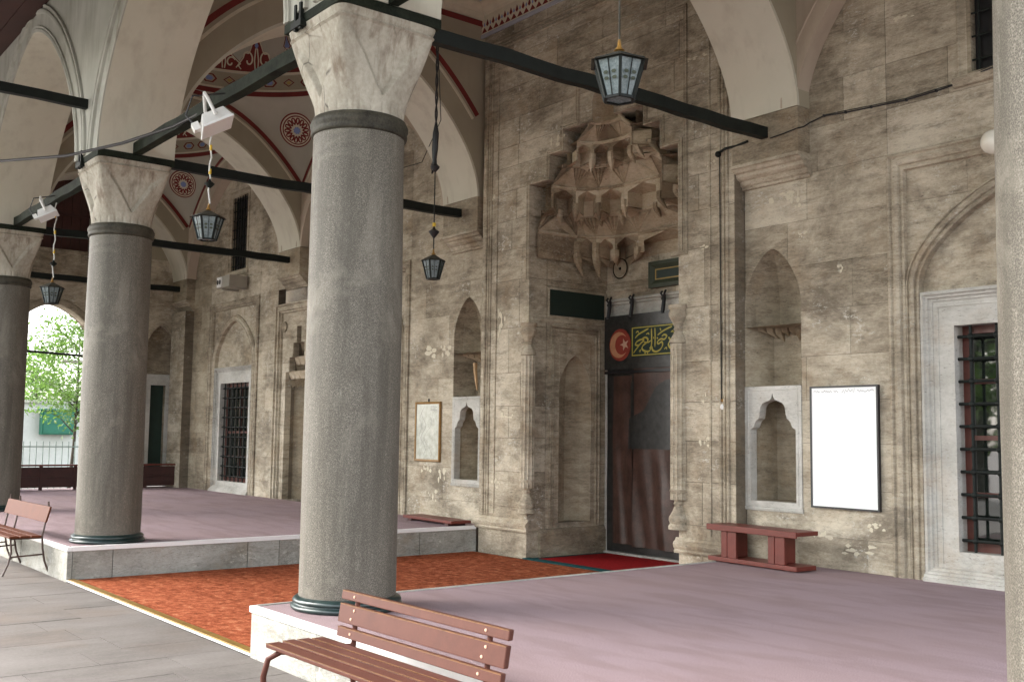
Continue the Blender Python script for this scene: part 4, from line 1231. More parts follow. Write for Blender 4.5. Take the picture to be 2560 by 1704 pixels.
# ------------------------------------------------------------------ door curtain
t = thing('door_curtain', 'brown leather door curtain under a black banner with crescent badge', 'curtain', (0.05, YB, -H))
P = front(YB - 0.03)
def wavy(s0, s1, z0, z1, d, amp, mat, name, par, ns=40, nz=24, fr=7.0, seed=0):
    m = MB(); vs = []
    for j in range(nz + 1):
        z = z0 + (z1 - z0) * j / nz
        for i in range(ns + 1):
            s = s0 + (s1 - s0) * i / ns
            lowf = 1 - 0.75 * j / nz
            dd = d + amp * lowf * (sin(fr * s + 1.3 * sin(2.2 * z + seed)) * 0.6 + 0.4 * sin(fr * 2.3 * s + 3 * z + seed))
            vs.append(P(s, z, dd))
    fs = [(j * (ns + 1) + i, j * (ns + 1) + i + 1, (j + 1) * (ns + 1) + i + 1, (j + 1) * (ns + 1) + i) for j in range(nz) for i in range(ns)]
    m.add(vs, fs)
    return m.build(name, mat, par, smooth=True)
backc = wavy(-1.08, 1.40, -0.29, 2.50, 0.03, 0.012, 'banner_black', 'leather_back', t)
wavy(-0.93, -0.575, -0.18, 2.05, 0.058, 0.022, 'leather', 'leather_panel', t, fr=13, ns=24)
wavy(-0.545, 1.24, -0.20, 1.075, 0.060, 0.034, 'leather', 'leather_panel', t, fr=10, seed=1)
wavy(-0.60, -0.548, 1.075, 2.30, 0.056, 0.006, 'banner_black', 'leather_strap', t, ns=4)
wavy(-0.545, 1.24, 1.98, 2.33, 0.052, 0.006, 'leather', 'leather_panel', t, fr=6, ns=30, nz=8)
# window flap with a scalloped top in the darker leather
pts = []
for i in range(41):
    u = -1 + 2 * i / 40; a = abs(u)
    hgt = 1.98 if a < 0.12 else (1.98 - 0.10 * ((a - 0.12) / 0.30) ** 1.5 if a < 0.42 else (1.88 - 0.30 * (a - 0.42) / 0.25 if a < 0.67 else (1.58 - 0.10 * (a - 0.67) / 0.33)))
    pts.append((0.22 + u * 0.84, hgt))
m = MB()
wavy(-0.545, 1.24, 1.07, 1.99, 0.050, 0.006, 'leather', 'leather_panel', t, fr=6, ns=30, nz=16)
top = [P(s, z, 0.072) for s, z in pts]; bot = [P(s, 1.08, 0.074 + 0.01 * sin(s * 7)) for s, z in pts]
m.add(bot + top, [(i, i + 1, 42 + i, 41 + i) for i in range(40)])
m.build('window_flap', 'banner_black', t, smooth=True)
m = MB()
for z in (2.10,): m.bar(P(-1.09, z, 0.065), P(1.41, z, 0.065), 0.03, 0.035)
m.build('curtain_batten', 'black', t)
# banner
ban = wavy(-1.09, 1.41, 2.14, 2.87, 0.075, 0.006, 'banner_black', 'banner', t, nz=10, fr=3.5)
for s in (-1.02, -0.585, 0.0, 0.42, 0.95, 1.34):
    m = MB().tube([P(s, 2.84, 0.08), P(s + 0.012, 3.02, 0.06), P(s, 3.08, 0.05)], 0.026, 8)
    m.tube([P(s, 3.05, 0.06), P(s + 0.035, 3.10, 0.075), P(s + 0.03, 3.14, 0.05)], 0.014, 6).tube([P(s, 3.05, 0.06), P(s - 0.035, 3.10, 0.075), P(s - 0.03, 3.13, 0.05)], 0.014, 6)
    m.ball(P(s, 3.03, 0.065), 0.03, 8, 6)
    m.build('hanging_strap', 'black', t, smooth=True)
def flat(pts, d, mat, name, par, th=0.004, PQ=P):
    n = len(pts); m = MB()
    m.add([PQ(a, z, d) for a, z in pts] + [PQ(a, z, d + th) for a, z in pts], [tuple(range(n, 2 * n))] + [(i, (i + 1) % n, n + (i + 1) % n, n + i) for i in range(n)])
    return m.build(name, mat, par)
bc, bz = -0.775, 2.468
flat([(bc + 0.205 * cos(2 * pi * i / 40), bz + 0.205 * 1.06 * sin(2 * pi * i / 40)) for i in range(40)], 0.084, 'badge_red', 'red_disc', ban)
cr = [(bc - 0.02 + 0.170 * cos(a), bz + 0.175 * sin(a)) for a in [radians(38 + (322 - 38) * i / 30) for i in range(31)]]
cr += [(bc + 0.035 + 0.128 * cos(a), bz + 0.132 * sin(a)) for a in [radians(306 - (306 - 54) * i / 30) for i in range(31)]]
flat(cr, 0.089, 'badge_buff', 'crescent', ban)
sx, sz = bc + 0.095, bz
flat([(sx + (0.085 if i % 2 == 0 else 0.034) * cos(pi * i / 5 + pi), sz + (0.085 if i % 2 == 0 else 0.034) * sin(pi * i / 5 + pi)) for i in range(10)], 0.094, 'badge_star', 'star', ban)
flat([(-0.555, 2.295), (0.90, 2.295), (0.90, 2.695), (-0.555, 2.695)], 0.084, 'banner_green', 'inscription_field', ban)
sweep(P, [(0.89, 2.685), (-0.545, 2.685), (-0.545, 2.305), (0.89, 2.305)], [(0, 0.088), (0, 0.093), (0.014, 0.093), (0.014, 0.088)], closed=True).build('yellow_border', 'banner_yellow', ban)
# calligraphy reading right to left, drawn as strokes: (list of points, widths)
def stroke(pts, w, name='letter_stroke', par=ban, closed=False):
    # smooth the polyline (Catmull-Rom), then lay a ribbon whose width follows a reed pen
    P2 = [Vector(p) for p in pts]; out = []
    n = len(P2)
    for i in range(n - 1):
        p0, p1, p2, p3 = P2[max(0, i - 1)], P2[i], P2[i + 1], P2[min(n - 1, i + 2)]
        for k in range(6):
            t_ = k / 6
            out.append(0.5 * ((2 * p1) + (p2 - p0) * t_ + (2 * p0 - 5 * p1 + 4 * p2 - p3) * t_ ** 2 + (3 * p1 - p0 - 3 * p2 + p3) * t_ ** 3))
    out.append(P2[-1]); vs = []; N = len(out)
    pen = Vector((0.55, 0.83)).normalized()
    for i, p in enumerate(out):
        d = (out[min(N - 1, i + 1)] - out[max(0, i - 1)]).normalized(); nn = Vector((-d.y, d.x))
        e = min(1, i / 3 + 0.35, (N - 1 - i) / 3 + 0.25)
        ww = w * (0.45 + 0.55 * abs(nn.dot(pen))) * e / 2
        vs += [P(p.x - nn.x * ww, p.y - nn.y * ww, 0.0885), P(p.x + nn.x * ww, p.y + nn.y * ww, 0.0885), P(p.x + nn.x * ww, p.y + nn.y * ww, 0.093), P(p.x - nn.x * ww, p.y - nn.y * ww, 0.093)]
    fs = [(4 * i + k, 4 * i + (k + 1) % 4, 4 * i + 4 + (k + 1) % 4, 4 * i + 4 + k) for i in range(N - 1) for k in range(4)]
    return MB().add(vs, fs).build(name, 'banner_yellow', par)
def C(l): return [(-0.545 + 0.735 * a, 2.305 + 0.380 * b) for a, b in l]   # unit frame of the visible part: a to the right, b up
W_ = 0.026
for pts, w_ in [
    # al-rahim
    ([(0.04, 0.10), (0.10, 0.22), (0.22, 0.42), (0.30, 0.52), (0.24, 0.56), (0.13, 0.50), (0.09, 0.40), (0.16, 0.36), (0.20, 0.40)], W_),
    ([(0.08, 0.62), (0.16, 0.74), (0.30, 0.84), (0.42, 0.92)], W_),
    ([(0.26, 0.58), (0.34, 0.62), (0.40, 0.55), (0.38, 0.45), (0.28, 0.34), (0.26, 0.22), (0.34, 0.14), (0.44, 0.14), (0.48, 0.26)], W_),
    ([(0.30, 0.46), (0.40, 0.44), (0.48, 0.50)], W_ * 0.8),
    ([(0.49, 0.92), (0.495, 0.60), (0.49, 0.34), (0.44, 0.22)], W_ * 0.9),
    ([(0.575, 0.92), (0.58, 0.60), (0.575, 0.26)], W_ * 0.9),
    # al-rahman
    ([(0.50, 0.30), (0.52, 0.16), (0.60, 0.10), (0.70, 0.16), (0.76, 0.30), (0.74, 0.42), (0.66, 0.36), (0.64, 0.44), (0.72, 0.52), (0.80, 0.50), (0.86, 0.60), (0.80, 0.66), (0.74, 0.60)], W_),
    ([(0.64, 0.66), (0.76, 0.78), (0.88, 0.86), (0.99, 0.92)], W_),
    ([(0.90, 0.56), (0.94, 0.46), (0.90, 0.32), (0.94, 0.20), (1.02, 0.16), (1.08, 0.28)], W_),
    ([(1.06, 0.92), (1.065, 0.60), (1.06, 0.28), (1.0, 0.18)], W_ * 0.9),
    ([(1.15, 0.92), (1.155, 0.60), (1.15, 0.26)], W_ * 0.9),
    ([(1.22, 0.30), (1.34, 0.26), (1.46, 0.32), (1.52, 0.50), (1.44, 0.54), (1.40, 0.44)], W_),
    ([(1.62, 0.90), (1.625, 0.56), (1.62, 0.24), (1.54, 0.18)], W_ * 0.9),
    ([(1.72, 0.88), (1.725, 0.56), (1.72, 0.20)], W_ * 0.9),
    # marks
    ([(0.10, 0.80), (0.14, 0.86), (0.17, 0.80)], W_ * 0.7), ([(0.36, 0.72), (0.41, 0.76), (0.43, 0.70)], W_ * 0.7),
    ([(0.70, 0.90), (0.72, 0.80)], W_ * 0.7), ([(0.96, 0.72), (1.00, 0.76), (1.02, 0.70)], W_ * 0.7), ([(0.62, 0.56), (0.65, 0.56)], W_), ([(0.54, 0.62), (0.545, 0.54)], W_ * 0.6),
    ([(0.32, 0.08), (0.345, 0.08)], W_ * 1.1), ([(0.38, 0.08), (0.405, 0.08)], W_ * 1.1), ([(0.18, 0.14), (0.22, 0.20), (0.20, 0.10)], W_ * 0.6), ([(0.80, 0.16), (0.85, 0.22), (0.86, 0.14)], W_ * 0.6)]:
    stroke(C(pts), w_)

# ------------------------------------------------------------------ central bay: frieze, cornice, ceiling
t = thing('painted_cornice', 'painted cornice with red triangles round the ceiling over the portal', 'cornice', (0, YP, 6.84))
PQ = front(YP)
X0, X1 = -2.28, 2.28
mb = MB(); hmould(mb, PQ, X0, X1, [(6.842, 0), (6.842, 0.025), (6.885, 0.03), (6.89, 0.010), (6.90, 0.010)]); mb.build('blue_fillet', 'blue', t)
t.children[0].data.materials[0] = plain('grey_blue_paint', (0.36, 0.37, 0.42), 0.8, var=0.08)
mb = MB(); hmould(mb, PQ, X0, X1, [(6.90, 0.0), (6.90, 0.012), (7.16, 0.012), (7.20, 0.03), (7.24, 0.07), (7.27, 0.12), (7.29, 0.15), (7.33, 0.15), (7.33, 0.0)]); mb.build('frieze', 'cream', t)
mb = MB(); mb2 = MB(); mb3 = MB()
n = 34
for i in range(n):
    a = X0 + (X1 - X0) * i / n; b = X0 + (X1 - X0) * (i + 1) / n; c = (a + b) / 2
    mb.add([PQ(a + 0.01, 6.915, 0.0125), PQ(b - 0.01, 6.915, 0.0125), PQ(c, 6.985, 0.0125), PQ(a + 0.01, 6.915, 0.017), PQ(b - 0.01, 6.915, 0.017), PQ(c, 6.985, 0.017)], [(3, 4, 5), (0, 1, 4, 3), (1, 2, 5, 4), (2, 0, 3, 5)])
    mb2.add([PQ(a + 0.03, 7.02, 0.0125), PQ(a, 6.99, 0.0125), PQ(a - 0.03, 7.02, 0.0125), PQ(a, 7.09, 0.0125), PQ(a + 0.03, 7.02, 0.017), PQ(a, 6.99, 0.017), PQ(a - 0.03, 7.02, 0.017), PQ(a, 7.09, 0.017)], [(4, 5, 6, 7), (0, 1, 5, 4), (1, 2, 6, 5), (2, 3, 7, 6), (3, 0, 4, 7)])
    mb3.add([PQ(c + 0.016, 7.02, 0.0125), PQ(c, 7.0, 0.0125), PQ(c - 0.016, 7.02, 0.0125), PQ(c, 7.06, 0.0125), PQ(c + 0.016, 7.02, 0.017), PQ(c, 7.0, 0.017), PQ(c - 0.016, 7.02, 0.017), PQ(c, 7.06, 0.017)], [(4, 5, 6, 7), (0, 1, 5, 4), (1, 2, 6, 5), (2, 3, 7, 6), (3, 0, 4, 7)])
o = mb.build('red_triangles', 'red', t); o['kind'] = 'stuff'
o = mb2.build('red_leaves', 'red', t); o['kind'] = 'stuff'
o = mb3.build('blue_leaves', 'blue', t); o['kind'] = 'stuff'
# side cornices on the faces of the cross arches
for xs, nx in ((-2.279, 1), (2.279, -1)):
    PS = Plane((xs, 0), (0, 1), (nx, 0))
    mb = MB(); hmould(mb, PS, YA1, YP, [(7.02, 0), (7.02, 0.01), (7.10, 0.012), (7.10, 0)]); mb.build('red_band', 'red', t)
    mb = MB(); hmould(mb, PS, YA1, YP, [(7.11, 0), (7.13, 0.03), (7.20, 0.05), (7.24, 0.09), (7.27, 0.13), (7.29, 0.15), (7.33, 0.15), (7.33, 0)]); mb.build('side_cornice', 'cream', t)
PS = Plane((0, YA1), (1, 0), (0, 1))
mb = MB(); hmould(mb, PS, X0, X1, [(7.02, 0), (7.02, 0.03), (7.20, 0.05), (7.29, 0.15), (7.33, 0.15), (7.33, 0)]); mb.build('side_cornice', 'cream', t)
def hband(ins0, ins1, z, mat, name):
    m = MB(); a0, a1, b0, b1 = X0 + ins0, X1 - ins0, YA1 + ins0, YP - ins0
    c0, c1, d0, d1 = X0 + ins1, X1 - ins1, YA1 + ins1, YP - ins1
    o_ = [(a0, b0), (a1, b0), (a1, b1), (a0, b1)]; i_ = [(c0, d0), (c1, d0), (c1, d1), (c0, d1)]
    m.add([(x, y, z) for x, y in o_] + [(x, y, z) for x, y in i_] + [(x, y, z + 0.05) for x, y in o_] + [(x, y, z + 0.05) for x, y in i_],
          [(k, (k + 1) % 4, 4 + (k + 1) % 4, 4 + k) for k in range(4)] + [(8 + k, 8 + (k + 1) % 4, 12 + (k + 1) % 4, 12 + k) for k in range(4)] + [(4 + k, 4 + (k + 1) % 4, 12 + (k + 1) % 4, 12 + k) for k in range(4)])
    return m.build(name, mat, t)
hband(0.14, 0.17, 7.322, 'blue', 'blue_fillet'); hband(0.17, 0.52, 7.331, 'red', 'maroon_band'); hband(0.52, 0.57, 7.322, 'blue', 'blue_fillet')
m = MB()
for side in range(4):
    L = (X1 - X0 if side % 2 == 0 else YP - YA1) - 0.7
    n = int(L / 0.16)
    for i in range(n):
        u = 0.35 + L * (i + 0.5) / n
        pos = {0: (X0 + u, YP - 0.345), 2: (X0 + u, YA1 + 0.345), 1: (X0 + 0.345, YA1 + u), 3: (X1 - 0.345, YA1 + u)}[side]
        ring = [(pos[0] + r * cos(a), pos[1] + r * sin(a), 7.322) for a, r in [(2 * pi * q / 10, 0.065 if q % 2 else 0.035) for q in range(10)]]
        m.add(ring + [(p[0], p[1], 7.33) for p in ring], [tuple(range(9, -1, -1))] + [(q, (q + 1) % 10, 10 + (q + 1) % 10, 10 + q) for q in range(10)])
o = m.build('cream_rosettes', 'cream', t); o['kind'] = 'stuff'
MB().box(-2.3, 2.3, YA1 - 0.02, 0.1, 7.37, 7.45).build('ceiling', 'plaster_dome', t)

# ------------------------------------------------------------------ domed bays
def vault(c, label, deco=True):
    t = thing('domed_vault', label, 'vault', (c, TC, E0), 'domed bays of the portico')
    hx, hy = 2.28, THW
    y0c = TC
    def pend(sx, sy, u, ph, off=0.0):
        # u from 0 at the corner to 1 on the ring, ph 0..90 degrees across
        cxr, cyr = c + sx * hx, y0c + sy * hy
        q = max(u, 1e-4)
        z = ez(u)
        x = c + sx * (hx - (hx * q) * (1 - cos(ph)))
        y = y0c + sy * (hy - (hy * q) * (1 - sin(ph)))
        if off:
            dx, dy = (c - x), (y0c - y); L = sqrt(dx * dx + dy * dy)
            x += dx / L * off * 0.8; y += dy / L * off * 0.8; z -= off * 0.6
        return (x, y, z)
    for sx in (-1, 1):
        for sy in (-1, 1):
            N, M_ = 26, 14; vs = []
            for i in range(N + 1):
                for j in range(M_ + 1): vs.append(pend(sx, sy, (i / N), (pi / 2) * j / M_))
            fs = [(i * (M_ + 1) + j, i * (M_ + 1) + j + 1, (i + 1) * (M_ + 1) + j + 1, (i + 1) * (M_ + 1) + j) for i in range(N) for j in range(M_)]
            pe = MB().add(vs, fs).build('pendentive', 'plaster_dome', t, smooth=True)
            if deco and sy > 0:
                # painted roundel
                uc = eu(6.60) 
                def mp(a, b, off):
                    z = 6.60 + b * 0.86
                    u = eu(z); R = (hx + hy) / 2 * u
                    ph = pi / 4 + a / max(0.15, R) * 1.0 * (1 if sx > 0 else -1)
                    return pend(sx, sy, u, min(pi / 2, max(0, ph)), off)
                def disc(r0, r1, off, mat, name, n=48, th=0):
                    m = MB(); vs = []
                    for i in range(n):
                        a = 2 * pi * i / n
                        for r in (r0, r1): vs.append(mp(r * cos(a), r * sin(a), off))
                    m.add(vs, [(2 * i, 2 * i + 1, 2 * ((i + 1) % n) + 1, 2 * ((i + 1) % n)) for i in range(n)])
                    return m.build(name, mat, rd)
                n = 48
                m = MB(); vs = []
                for q in range(9): vs += [mp(0.31 * (q + 0.02) / 8.02 * cos(2 * pi * i / n), 0.31 * (q + 0.02) / 8.02 * sin(2 * pi * i / n), 0.006) for i in range(n)]
                m.add(vs, [(q * n + i, q * n + (i + 1) % n, (q + 1) * n + (i + 1) % n, (q + 1) * n + i) for q in range(8) for i in range(n)] + [tuple(range(n))])
                rd = m.build('painted_roundel', 'cream', pe)
                disc(0.285, 0.31, 0.012, 'red', 'roundel_ring'); disc(0.24, 0.262, 0.012, 'red', 'roundel_ring')
                m = MB()
                for k in range(14):
                    a = 2 * pi * k / 14
                    vs = []
                    for q in range(10):
                        w_ = 2 * pi * q / 10
                        rr = 0.165 + 0.068 * cos(w_); tt = a + 0.030 / 0.165 * 1.35 * sin(w_)
                        vs.append(mp(rr * cos(tt), rr * sin(tt), 0.014))
                    m.add(vs, [tuple(range(10))])
                o = m.build('roundel_petals', 'red', pe); o['kind'] = 'stuff'
                m = MB()
                for k in range(14):
                    a = 2 * pi * k / 14
                    vs = []
                    for q in range(8):
                        w_ = 2 * pi * q / 8
                        rr = 0.175 + 0.036 * cos(w_); tt = a + 0.012 / 0.165 * sin(w_)
                        vs.append(mp(rr * cos(tt), rr * sin(tt), 0.017))
                    m.add(vs, [tuple(range(8))])
                o = m.build('petal_hearts', 'cream', pe); o['kind'] = 'stuff'
                m = MB(); vs = [mp(0, 0, 0.016)] + [mp((0.075 if i % 2 else 0.055) * cos(2 * pi * i / 16), (0.075 if i % 2 else 0.055) * sin(2 * pi * i / 16), 0.016) for i in range(16)]
                m.add(vs, [(0, 1 + i, 1 + (i + 1) % 16) for i in range(16)]); m.build('roundel_heart', 'blue', rd) if False else m.build('roundel_heart', 'blue', pe)
    # dome
    R3 = 2.15
    def dm(th, h, off=0.0):
        """th round the dome, h metres of height above the ring"""
        q = min(1, max(0, h / R3)); s_ = sqrt(max(0, 1 - q * q))
        k = 1 - off / 2.2
        return (c + hx * s_ * k * cos(th), y0c + hy * s_ * k * sin(th), E1 + h)
    N, M_ = 72, 16; vs = []
    for i in range(M_ + 1):
        h = R3 * sin(pi / 2 * i / M_)
        for j in range(N): vs.append(dm(2 * pi * j / N, h))
    MB().add(vs, [(i * N + j, i * N + (j + 1) % N, (i + 1) * N + (j + 1) % N, (i + 1) * N + j) for i in range(M_) for j in range(N)]).build('dome_shell', 'plaster_dome', t, smooth=True)
    MB().box(c - 2.75, c + 2.75, YA0, 0.3, E1 + R3 + 0.02, E1 + R3 + 0.1).build('roof_slab', 'joint', t)
    def band(h0, h1, off, mat, name, n=96):
        vs = []
        for j in range(n):
            for h in (h0, (h0 + h1) / 2, h1): vs.append(dm(2 * pi * j / n, h, off))
        return MB().add(vs, [(3 * j + k, 3 * ((j + 1) % n) + k, 3 * ((j + 1) % n) + k + 1, 3 * j + k + 1) for j in range(n) for k in (0, 1)]).build(name, mat, t, smooth=True)
    band(0.0, 0.085, 0.010, 'red', 'red_band')
    if not deco: return t
    band(0.088, 0.118, 0.022, 'cream', 'cream_fillet')
    band(0.12, 0.37, 0.008, 'plaster_face', 'ornament_band')
    band(0.375, 0.415, 0.022, 'cream', 'cream_fillet')
    m1, m2, m3 = MB(), MB(), MB(); n = 40
    for k in range(n):
        a = 2 * pi * k / n; da = 2 * pi / n
        big = k % 3 != 0
        w_, hh = (0.40, 0.085) if big else (0.30, 0.07)
        sides = 6 if big else 4
        rr = lambda f, i, s_: dm(a + da * w_ * f * cos(2 * pi * i / s_), 0.245 + hh * f * sin(2 * pi * i / s_), 0.012)
        vs = []
        for i in range(sides): vs += [rr(1.0, i, sides), rr(0.74, i, sides)]
        (m1).add(vs, [(2 * i, 2 * ((i + 1) % sides), 2 * ((i + 1) % sides) + 1, 2 * i + 1) for i in range(sides)])
        (m2 if big else m3).add([rr(0.5, i, sides) for i in range(sides)], [tuple(range(sides))])
    for m, ma, nm in ((m1, 'red', 'lozenge_outlines'), (m2, 'blue', 'lozenge_hearts'), (m3, 'gold', 'lozenge_hearts')):
        o = m.build(nm, ma, t); o['kind'] = 'stuff'
    # palmette crest: dark red cusped fields with pale scrolls, a bud on every tip
    nP = 12; mr, mc, mbz = MB(), MB(), MB()
    def profile(u, tall):
        a = abs(u)
        if tall: return 0.60 if a < 0.06 else (0.60 - 0.16 * (a - 0.06) / 0.2 if a < 0.26 else (0.44 - 0.05 * sin((a - 0.26) / 0.24 * pi) - 0.16 * (a - 0.26) / 0.34 if a < 0.6 else 0.28 - 0.20 * (a - 0.6) / 0.4))
        return 0.42 if a < 0.05 else (0.42 - 0.12 * (a - 0.05) / 0.3 if a < 0.35 else 0.30 - 0.16 * (a - 0.35) / 0.65)
    for k in range(nP * 2):
        tall = k % 2 == 0
        a0 = 2 * pi * k / (nP * 2); wid = 2 * pi / (nP * 2) * (0.62 if tall else 0.52)
        n = 16; base = 0.418
        for i in range(n):
            u0, u1 = -1 + 2 * i / n, -1 + 2 * (i + 1) / n
            for v in range(5):
                g0, g1 = v / 5, (v + 1) / 5
                mr.add([dm(a0 + wid * u0, base + profile(u0, tall) * g0, 0.008), dm(a0 + wid * u1, base + profile(u1, tall) * g0, 0.008), dm(a0 + wid * u1, base + profile(u1, tall) * g1, 0.008), dm(a0 + wid * u0, base + profile(u0, tall) * g1, 0.008)], [(0, 1, 2, 3)])
        # pale outline
        def rib(pts, w, mb_, off=0.020):
            vs = []; q = len(pts)
            for i, (u, h) in enumerate(pts):
                p0, p1 = pts[max(0, i - 1)], pts[min(q - 1, i + 1)]
                dx, dh = (p1[0] - p0[0]) * wid * 2.0, p1[1] - p0[1]; L = sqrt(dx * dx + dh * dh) + 1e-6
                nx, nh = -dh / L, dx / L
                vs += [dm(a0 + wid * u - nx * w / 4.0, h - nh * w / 2, off), dm(a0 + wid * u + nx * w / 4.0, h + nh * w / 2, off)]
            mb_.add(vs, [(2 * i, 2 * i + 2, 2 * i + 3, 2 * i + 1) for i in range(q - 1)])
        rib([(-1 + 2 * i / 24, base + profile(-1 + 2 * i / 24, tall) - 0.03) for i in range(25)], 0.018, mc)
        H_ = 0.36 if tall else 0.24
        for sg in (-1, 1):
            sp = []
            for i in range(22):
                f = i / 21; ang = 0.5 + f * 5.6; r = (1 - f * 0.78)
                sp.append((sg * (0.40 + 0.30 * r * cos(ang)), base + H_ * 0.52 + H_ * 0.42 * r * sin(ang)))
            rib(sp, 0.024, mc)
            rib([(sg * 0.06, base + 0.02), (sg * 0.10, base + H_ * 0.5), (sg * 0.04, base + H_ * 1.05)], 0.02, mc)
            if tall: rib([(sg * 0.75, base + 0.03), (sg * 0.88, base + 0.08), (sg * 0.80, base + 0.13)], 0.018, mc)
        if tall:
            mbz.add([dm(a0 + wid * x_, base + h_, 0.018) for x_, h_ in [(0, 0.36), (0.10, 0.42), (0, 0.50), (-0.10, 0.42)]], [(0, 1, 2, 3)])
            mbz.add([dm(a0 + wid * x_, base + h_, 0.012) for x_, h_ in [(0, 0.62), (0.15, 0.67), (0.05, 0.76), (0, 0.84), (-0.05, 0.76), (-0.15, 0.67)]], [tuple(range(6))])
            rib([(0, 0.42 + 0.60), (0.20, 0.42 + 0.665), (0.07, 0.42 + 0.77), (0, 0.42 + 0.93)], 0.014, mr, 0.014)
            rib([(0, 0.42 + 0.60), (-0.20, 0.42 + 0.665), (-0.07, 0.42 + 0.77), (0, 0.42 + 0.93)], 0.014, mr, 0.014)
        else:
            mbz.add([dm(a0 + wid * x_, base + h_, 0.012) for x_, h_ in [(0, 0.37), (0.16, 0.42), (0.05, 0.50), (0, 0.58), (-0.05, 0.50), (-0.16, 0.42)]], [tuple(range(6))])
            rib([(0, 0.42 + 0.34), (0.22, 0.42 + 0.42), (0.07, 0.42 + 0.52), (0, 0.42 + 0.66)], 0.014, mr, 0.014)
            rib([(0, 0.42 + 0.34), (-0.22, 0.42 + 0.42), (-0.07, 0.42 + 0.52), (0, 0.42 + 0.66)], 0.014, mr, 0.014)
    for m, ma, nm in ((mr, 'red', 'palmette_fields'), (mc, 'cream', 'scroll_lines'), (mbz, 'blue', 'bud_tips')):
        o = m.build(nm, ma, t); o['kind'] = 'stuff'
    return t
vault(-5.4, 'painted dome over the left platform, its red palmette ring left of the big column')
vault(-10.8, 'farther painted dome, its ring half hidden by the second column')
vault(5.325, 'plain domed bay over the right platform, above the picture edge', deco=False)

# wall arches under the domes
def wall_arch(c, label, hw=2.28):
    t = thing('wall_arch', label, 'arch', (c, 0, 4.57), 'wall arches under the domes')
    P = front(-0.2)
    f = arch_top(c, hw - 0.05, 4.57, 2.03)
    mb = MB(); plate(mb, P, (c - hw + 0.002, c + hw - 0.002, 4.57, 7.06), [('a', c - hw + 0.05, c + hw - 0.05, 4.57, f)], -0.195, 0.0)
    mb.build('arch_wall', 'plaster_pink', t)
    pts = arch_pts(c, hw - 0.05, 4.57, 2.03, 26)
    sweep(P, pts, [(0.0, -0.01), (0.0, 0.004), (0.16, 0.004), (0.165, 0.016), (0.18, 0.016), (0.185, -0.01)]).build('arch_fillet', 'plaster_pink', t, smooth=True)
    painted_arch_line(P, c - 2.28, c + 2.28, 'painted_line', t, d=0.0)
    return t
wall_arch(-5.4, 'wall arch above the map and the hidden window, left of the portal')
wall_arch(-10.8, 'wall arch around the distant narrow upper window')
wall_arch(5.33, 'pinkish wall arch rising right of the portal corbel')
# painted lines on the back of the front arcade
for c, x0, x1 in ((-5.4, -7.68, -3.12), (-10.8, -13.08, -8.52)):
    pass

# ------------------------------------------------------------------ end wall on the far left
XE = -13.90
PE = Plane((XE, 0), (0, 1), (1, 0))
ew = thing('end_wall', 'dim end wall with a bright arched opening and a narrow doorway', 'wall', (XE, -2.4, 0))
oc, ohw = -2.72, 0.86
opening = ('a', oc - ohw, oc + ohw, -0.01, arch_top(oc, ohw, 3.10, 0.78))
dcx = -0.42
drec = ('a', dcx - 0.36, dcx + 0.36, -0.01, arch_top(dcx, 0.36, 2.95, 0.62))
lve = [0, 0.30, 0.76, 1.20, 1.62, 2.06, 2.52, 2.98, 3.44, 3.92, 4.36, 4.80, 5.05]
stones(ew, PE, -5.4, 0.0, 0, 5.05, [opening, drec], levels=lve, seed=71, thick=0.35)
m = MB(); plate(m, PE, (-5.4, 0.0, 5.05, 8.3), [('r', -3.75, -2.05, 5.051, 6.66)], -0.35, -0.004)
m.build('upper_wall', 'plaster_face', ew)
sweep(PE, arch_pts(oc, ohw, 3.10, 0.78, 20, legs=0.0), [(0, -0.02), (0, 0.02), (0.02, 0.03), (0.12, 0.03), (0.14, 0.02), (0.15, -0.02)]).build('arch_moulding', 'mould', ew)
sweep(PE, arch_pts(dcx, 0.36, 2.95, 0.62, 16, legs=0.0), [(0, -0.02), (0, 0.02), (0.02, 0.03), (0.06, 0.03), (0.08, -0.02)]).build('arch_moulding', 'mould', ew)
m = MB(); plate(m, PE, (dcx - 0.37, dcx + 0.37, 0, 3.6), [('r', dcx - 0.17, dcx + 0.17, -0.1, 2.24)], -0.22, -0.09)
m.build('door_surround', 'wall_dark', ew)
m = MB(); plate(m, PE, (dcx - 0.30, dcx + 0.30, 0, 2.48), [('r', dcx - 0.17, dcx + 0.17, -0.1, 2.24)], -0.10, -0.05)
m.build('marble_door_frame', 'marble', ew)
MB().box(XE - 0.26, XE - 0.20, dcx - 0.18, dcx + 0.18, 0, 2.26).build('dark_door', 'banner_green', ew)
# dark red boards in the big arch head
t = thing('board_screen', 'dark red boarding filling the head of the end arch', 'screen', (XE, -2.9, 5.05))
MB().box(XE - 0.22, XE - 0.16, -3.75, -2.05, 5.051, 6.66).build('backing_board', 'maroon', t)
for i in range(9):
    y = -3.75 + 1.70 * i / 9
    MB().box(XE - 0.16, XE - 0.135, y + 0.006, y + 1.70 / 9 - 0.006, 5.06, 6.65).build('plank', 'wood_soffit', t)
MB().box(XE - 0.13, XE - 0.10, -3.75, -2.05, 5.80, 5.86).build('rail', 'maroon', t)
# pier under the farthest arch
t = thing('corner_pier', 'rough stone pier in the far corner under the bracket', 'pier', (-13.5, 0, 0))
PQ2 = front(-0.20)
stones(t, PQ2, -13.88, -13.08, 0, 3.86, [], levels=LV[:9] + [3.86], seed=77, thick=0.15)
MB().box(-13.10, -13.082, -0.19, -0.01, 0, 3.86).build('pier_side', 'wall_dark', t)
corbel(-13.5, 'farthest corbel in the corner over the rough pier', hw=0.43)

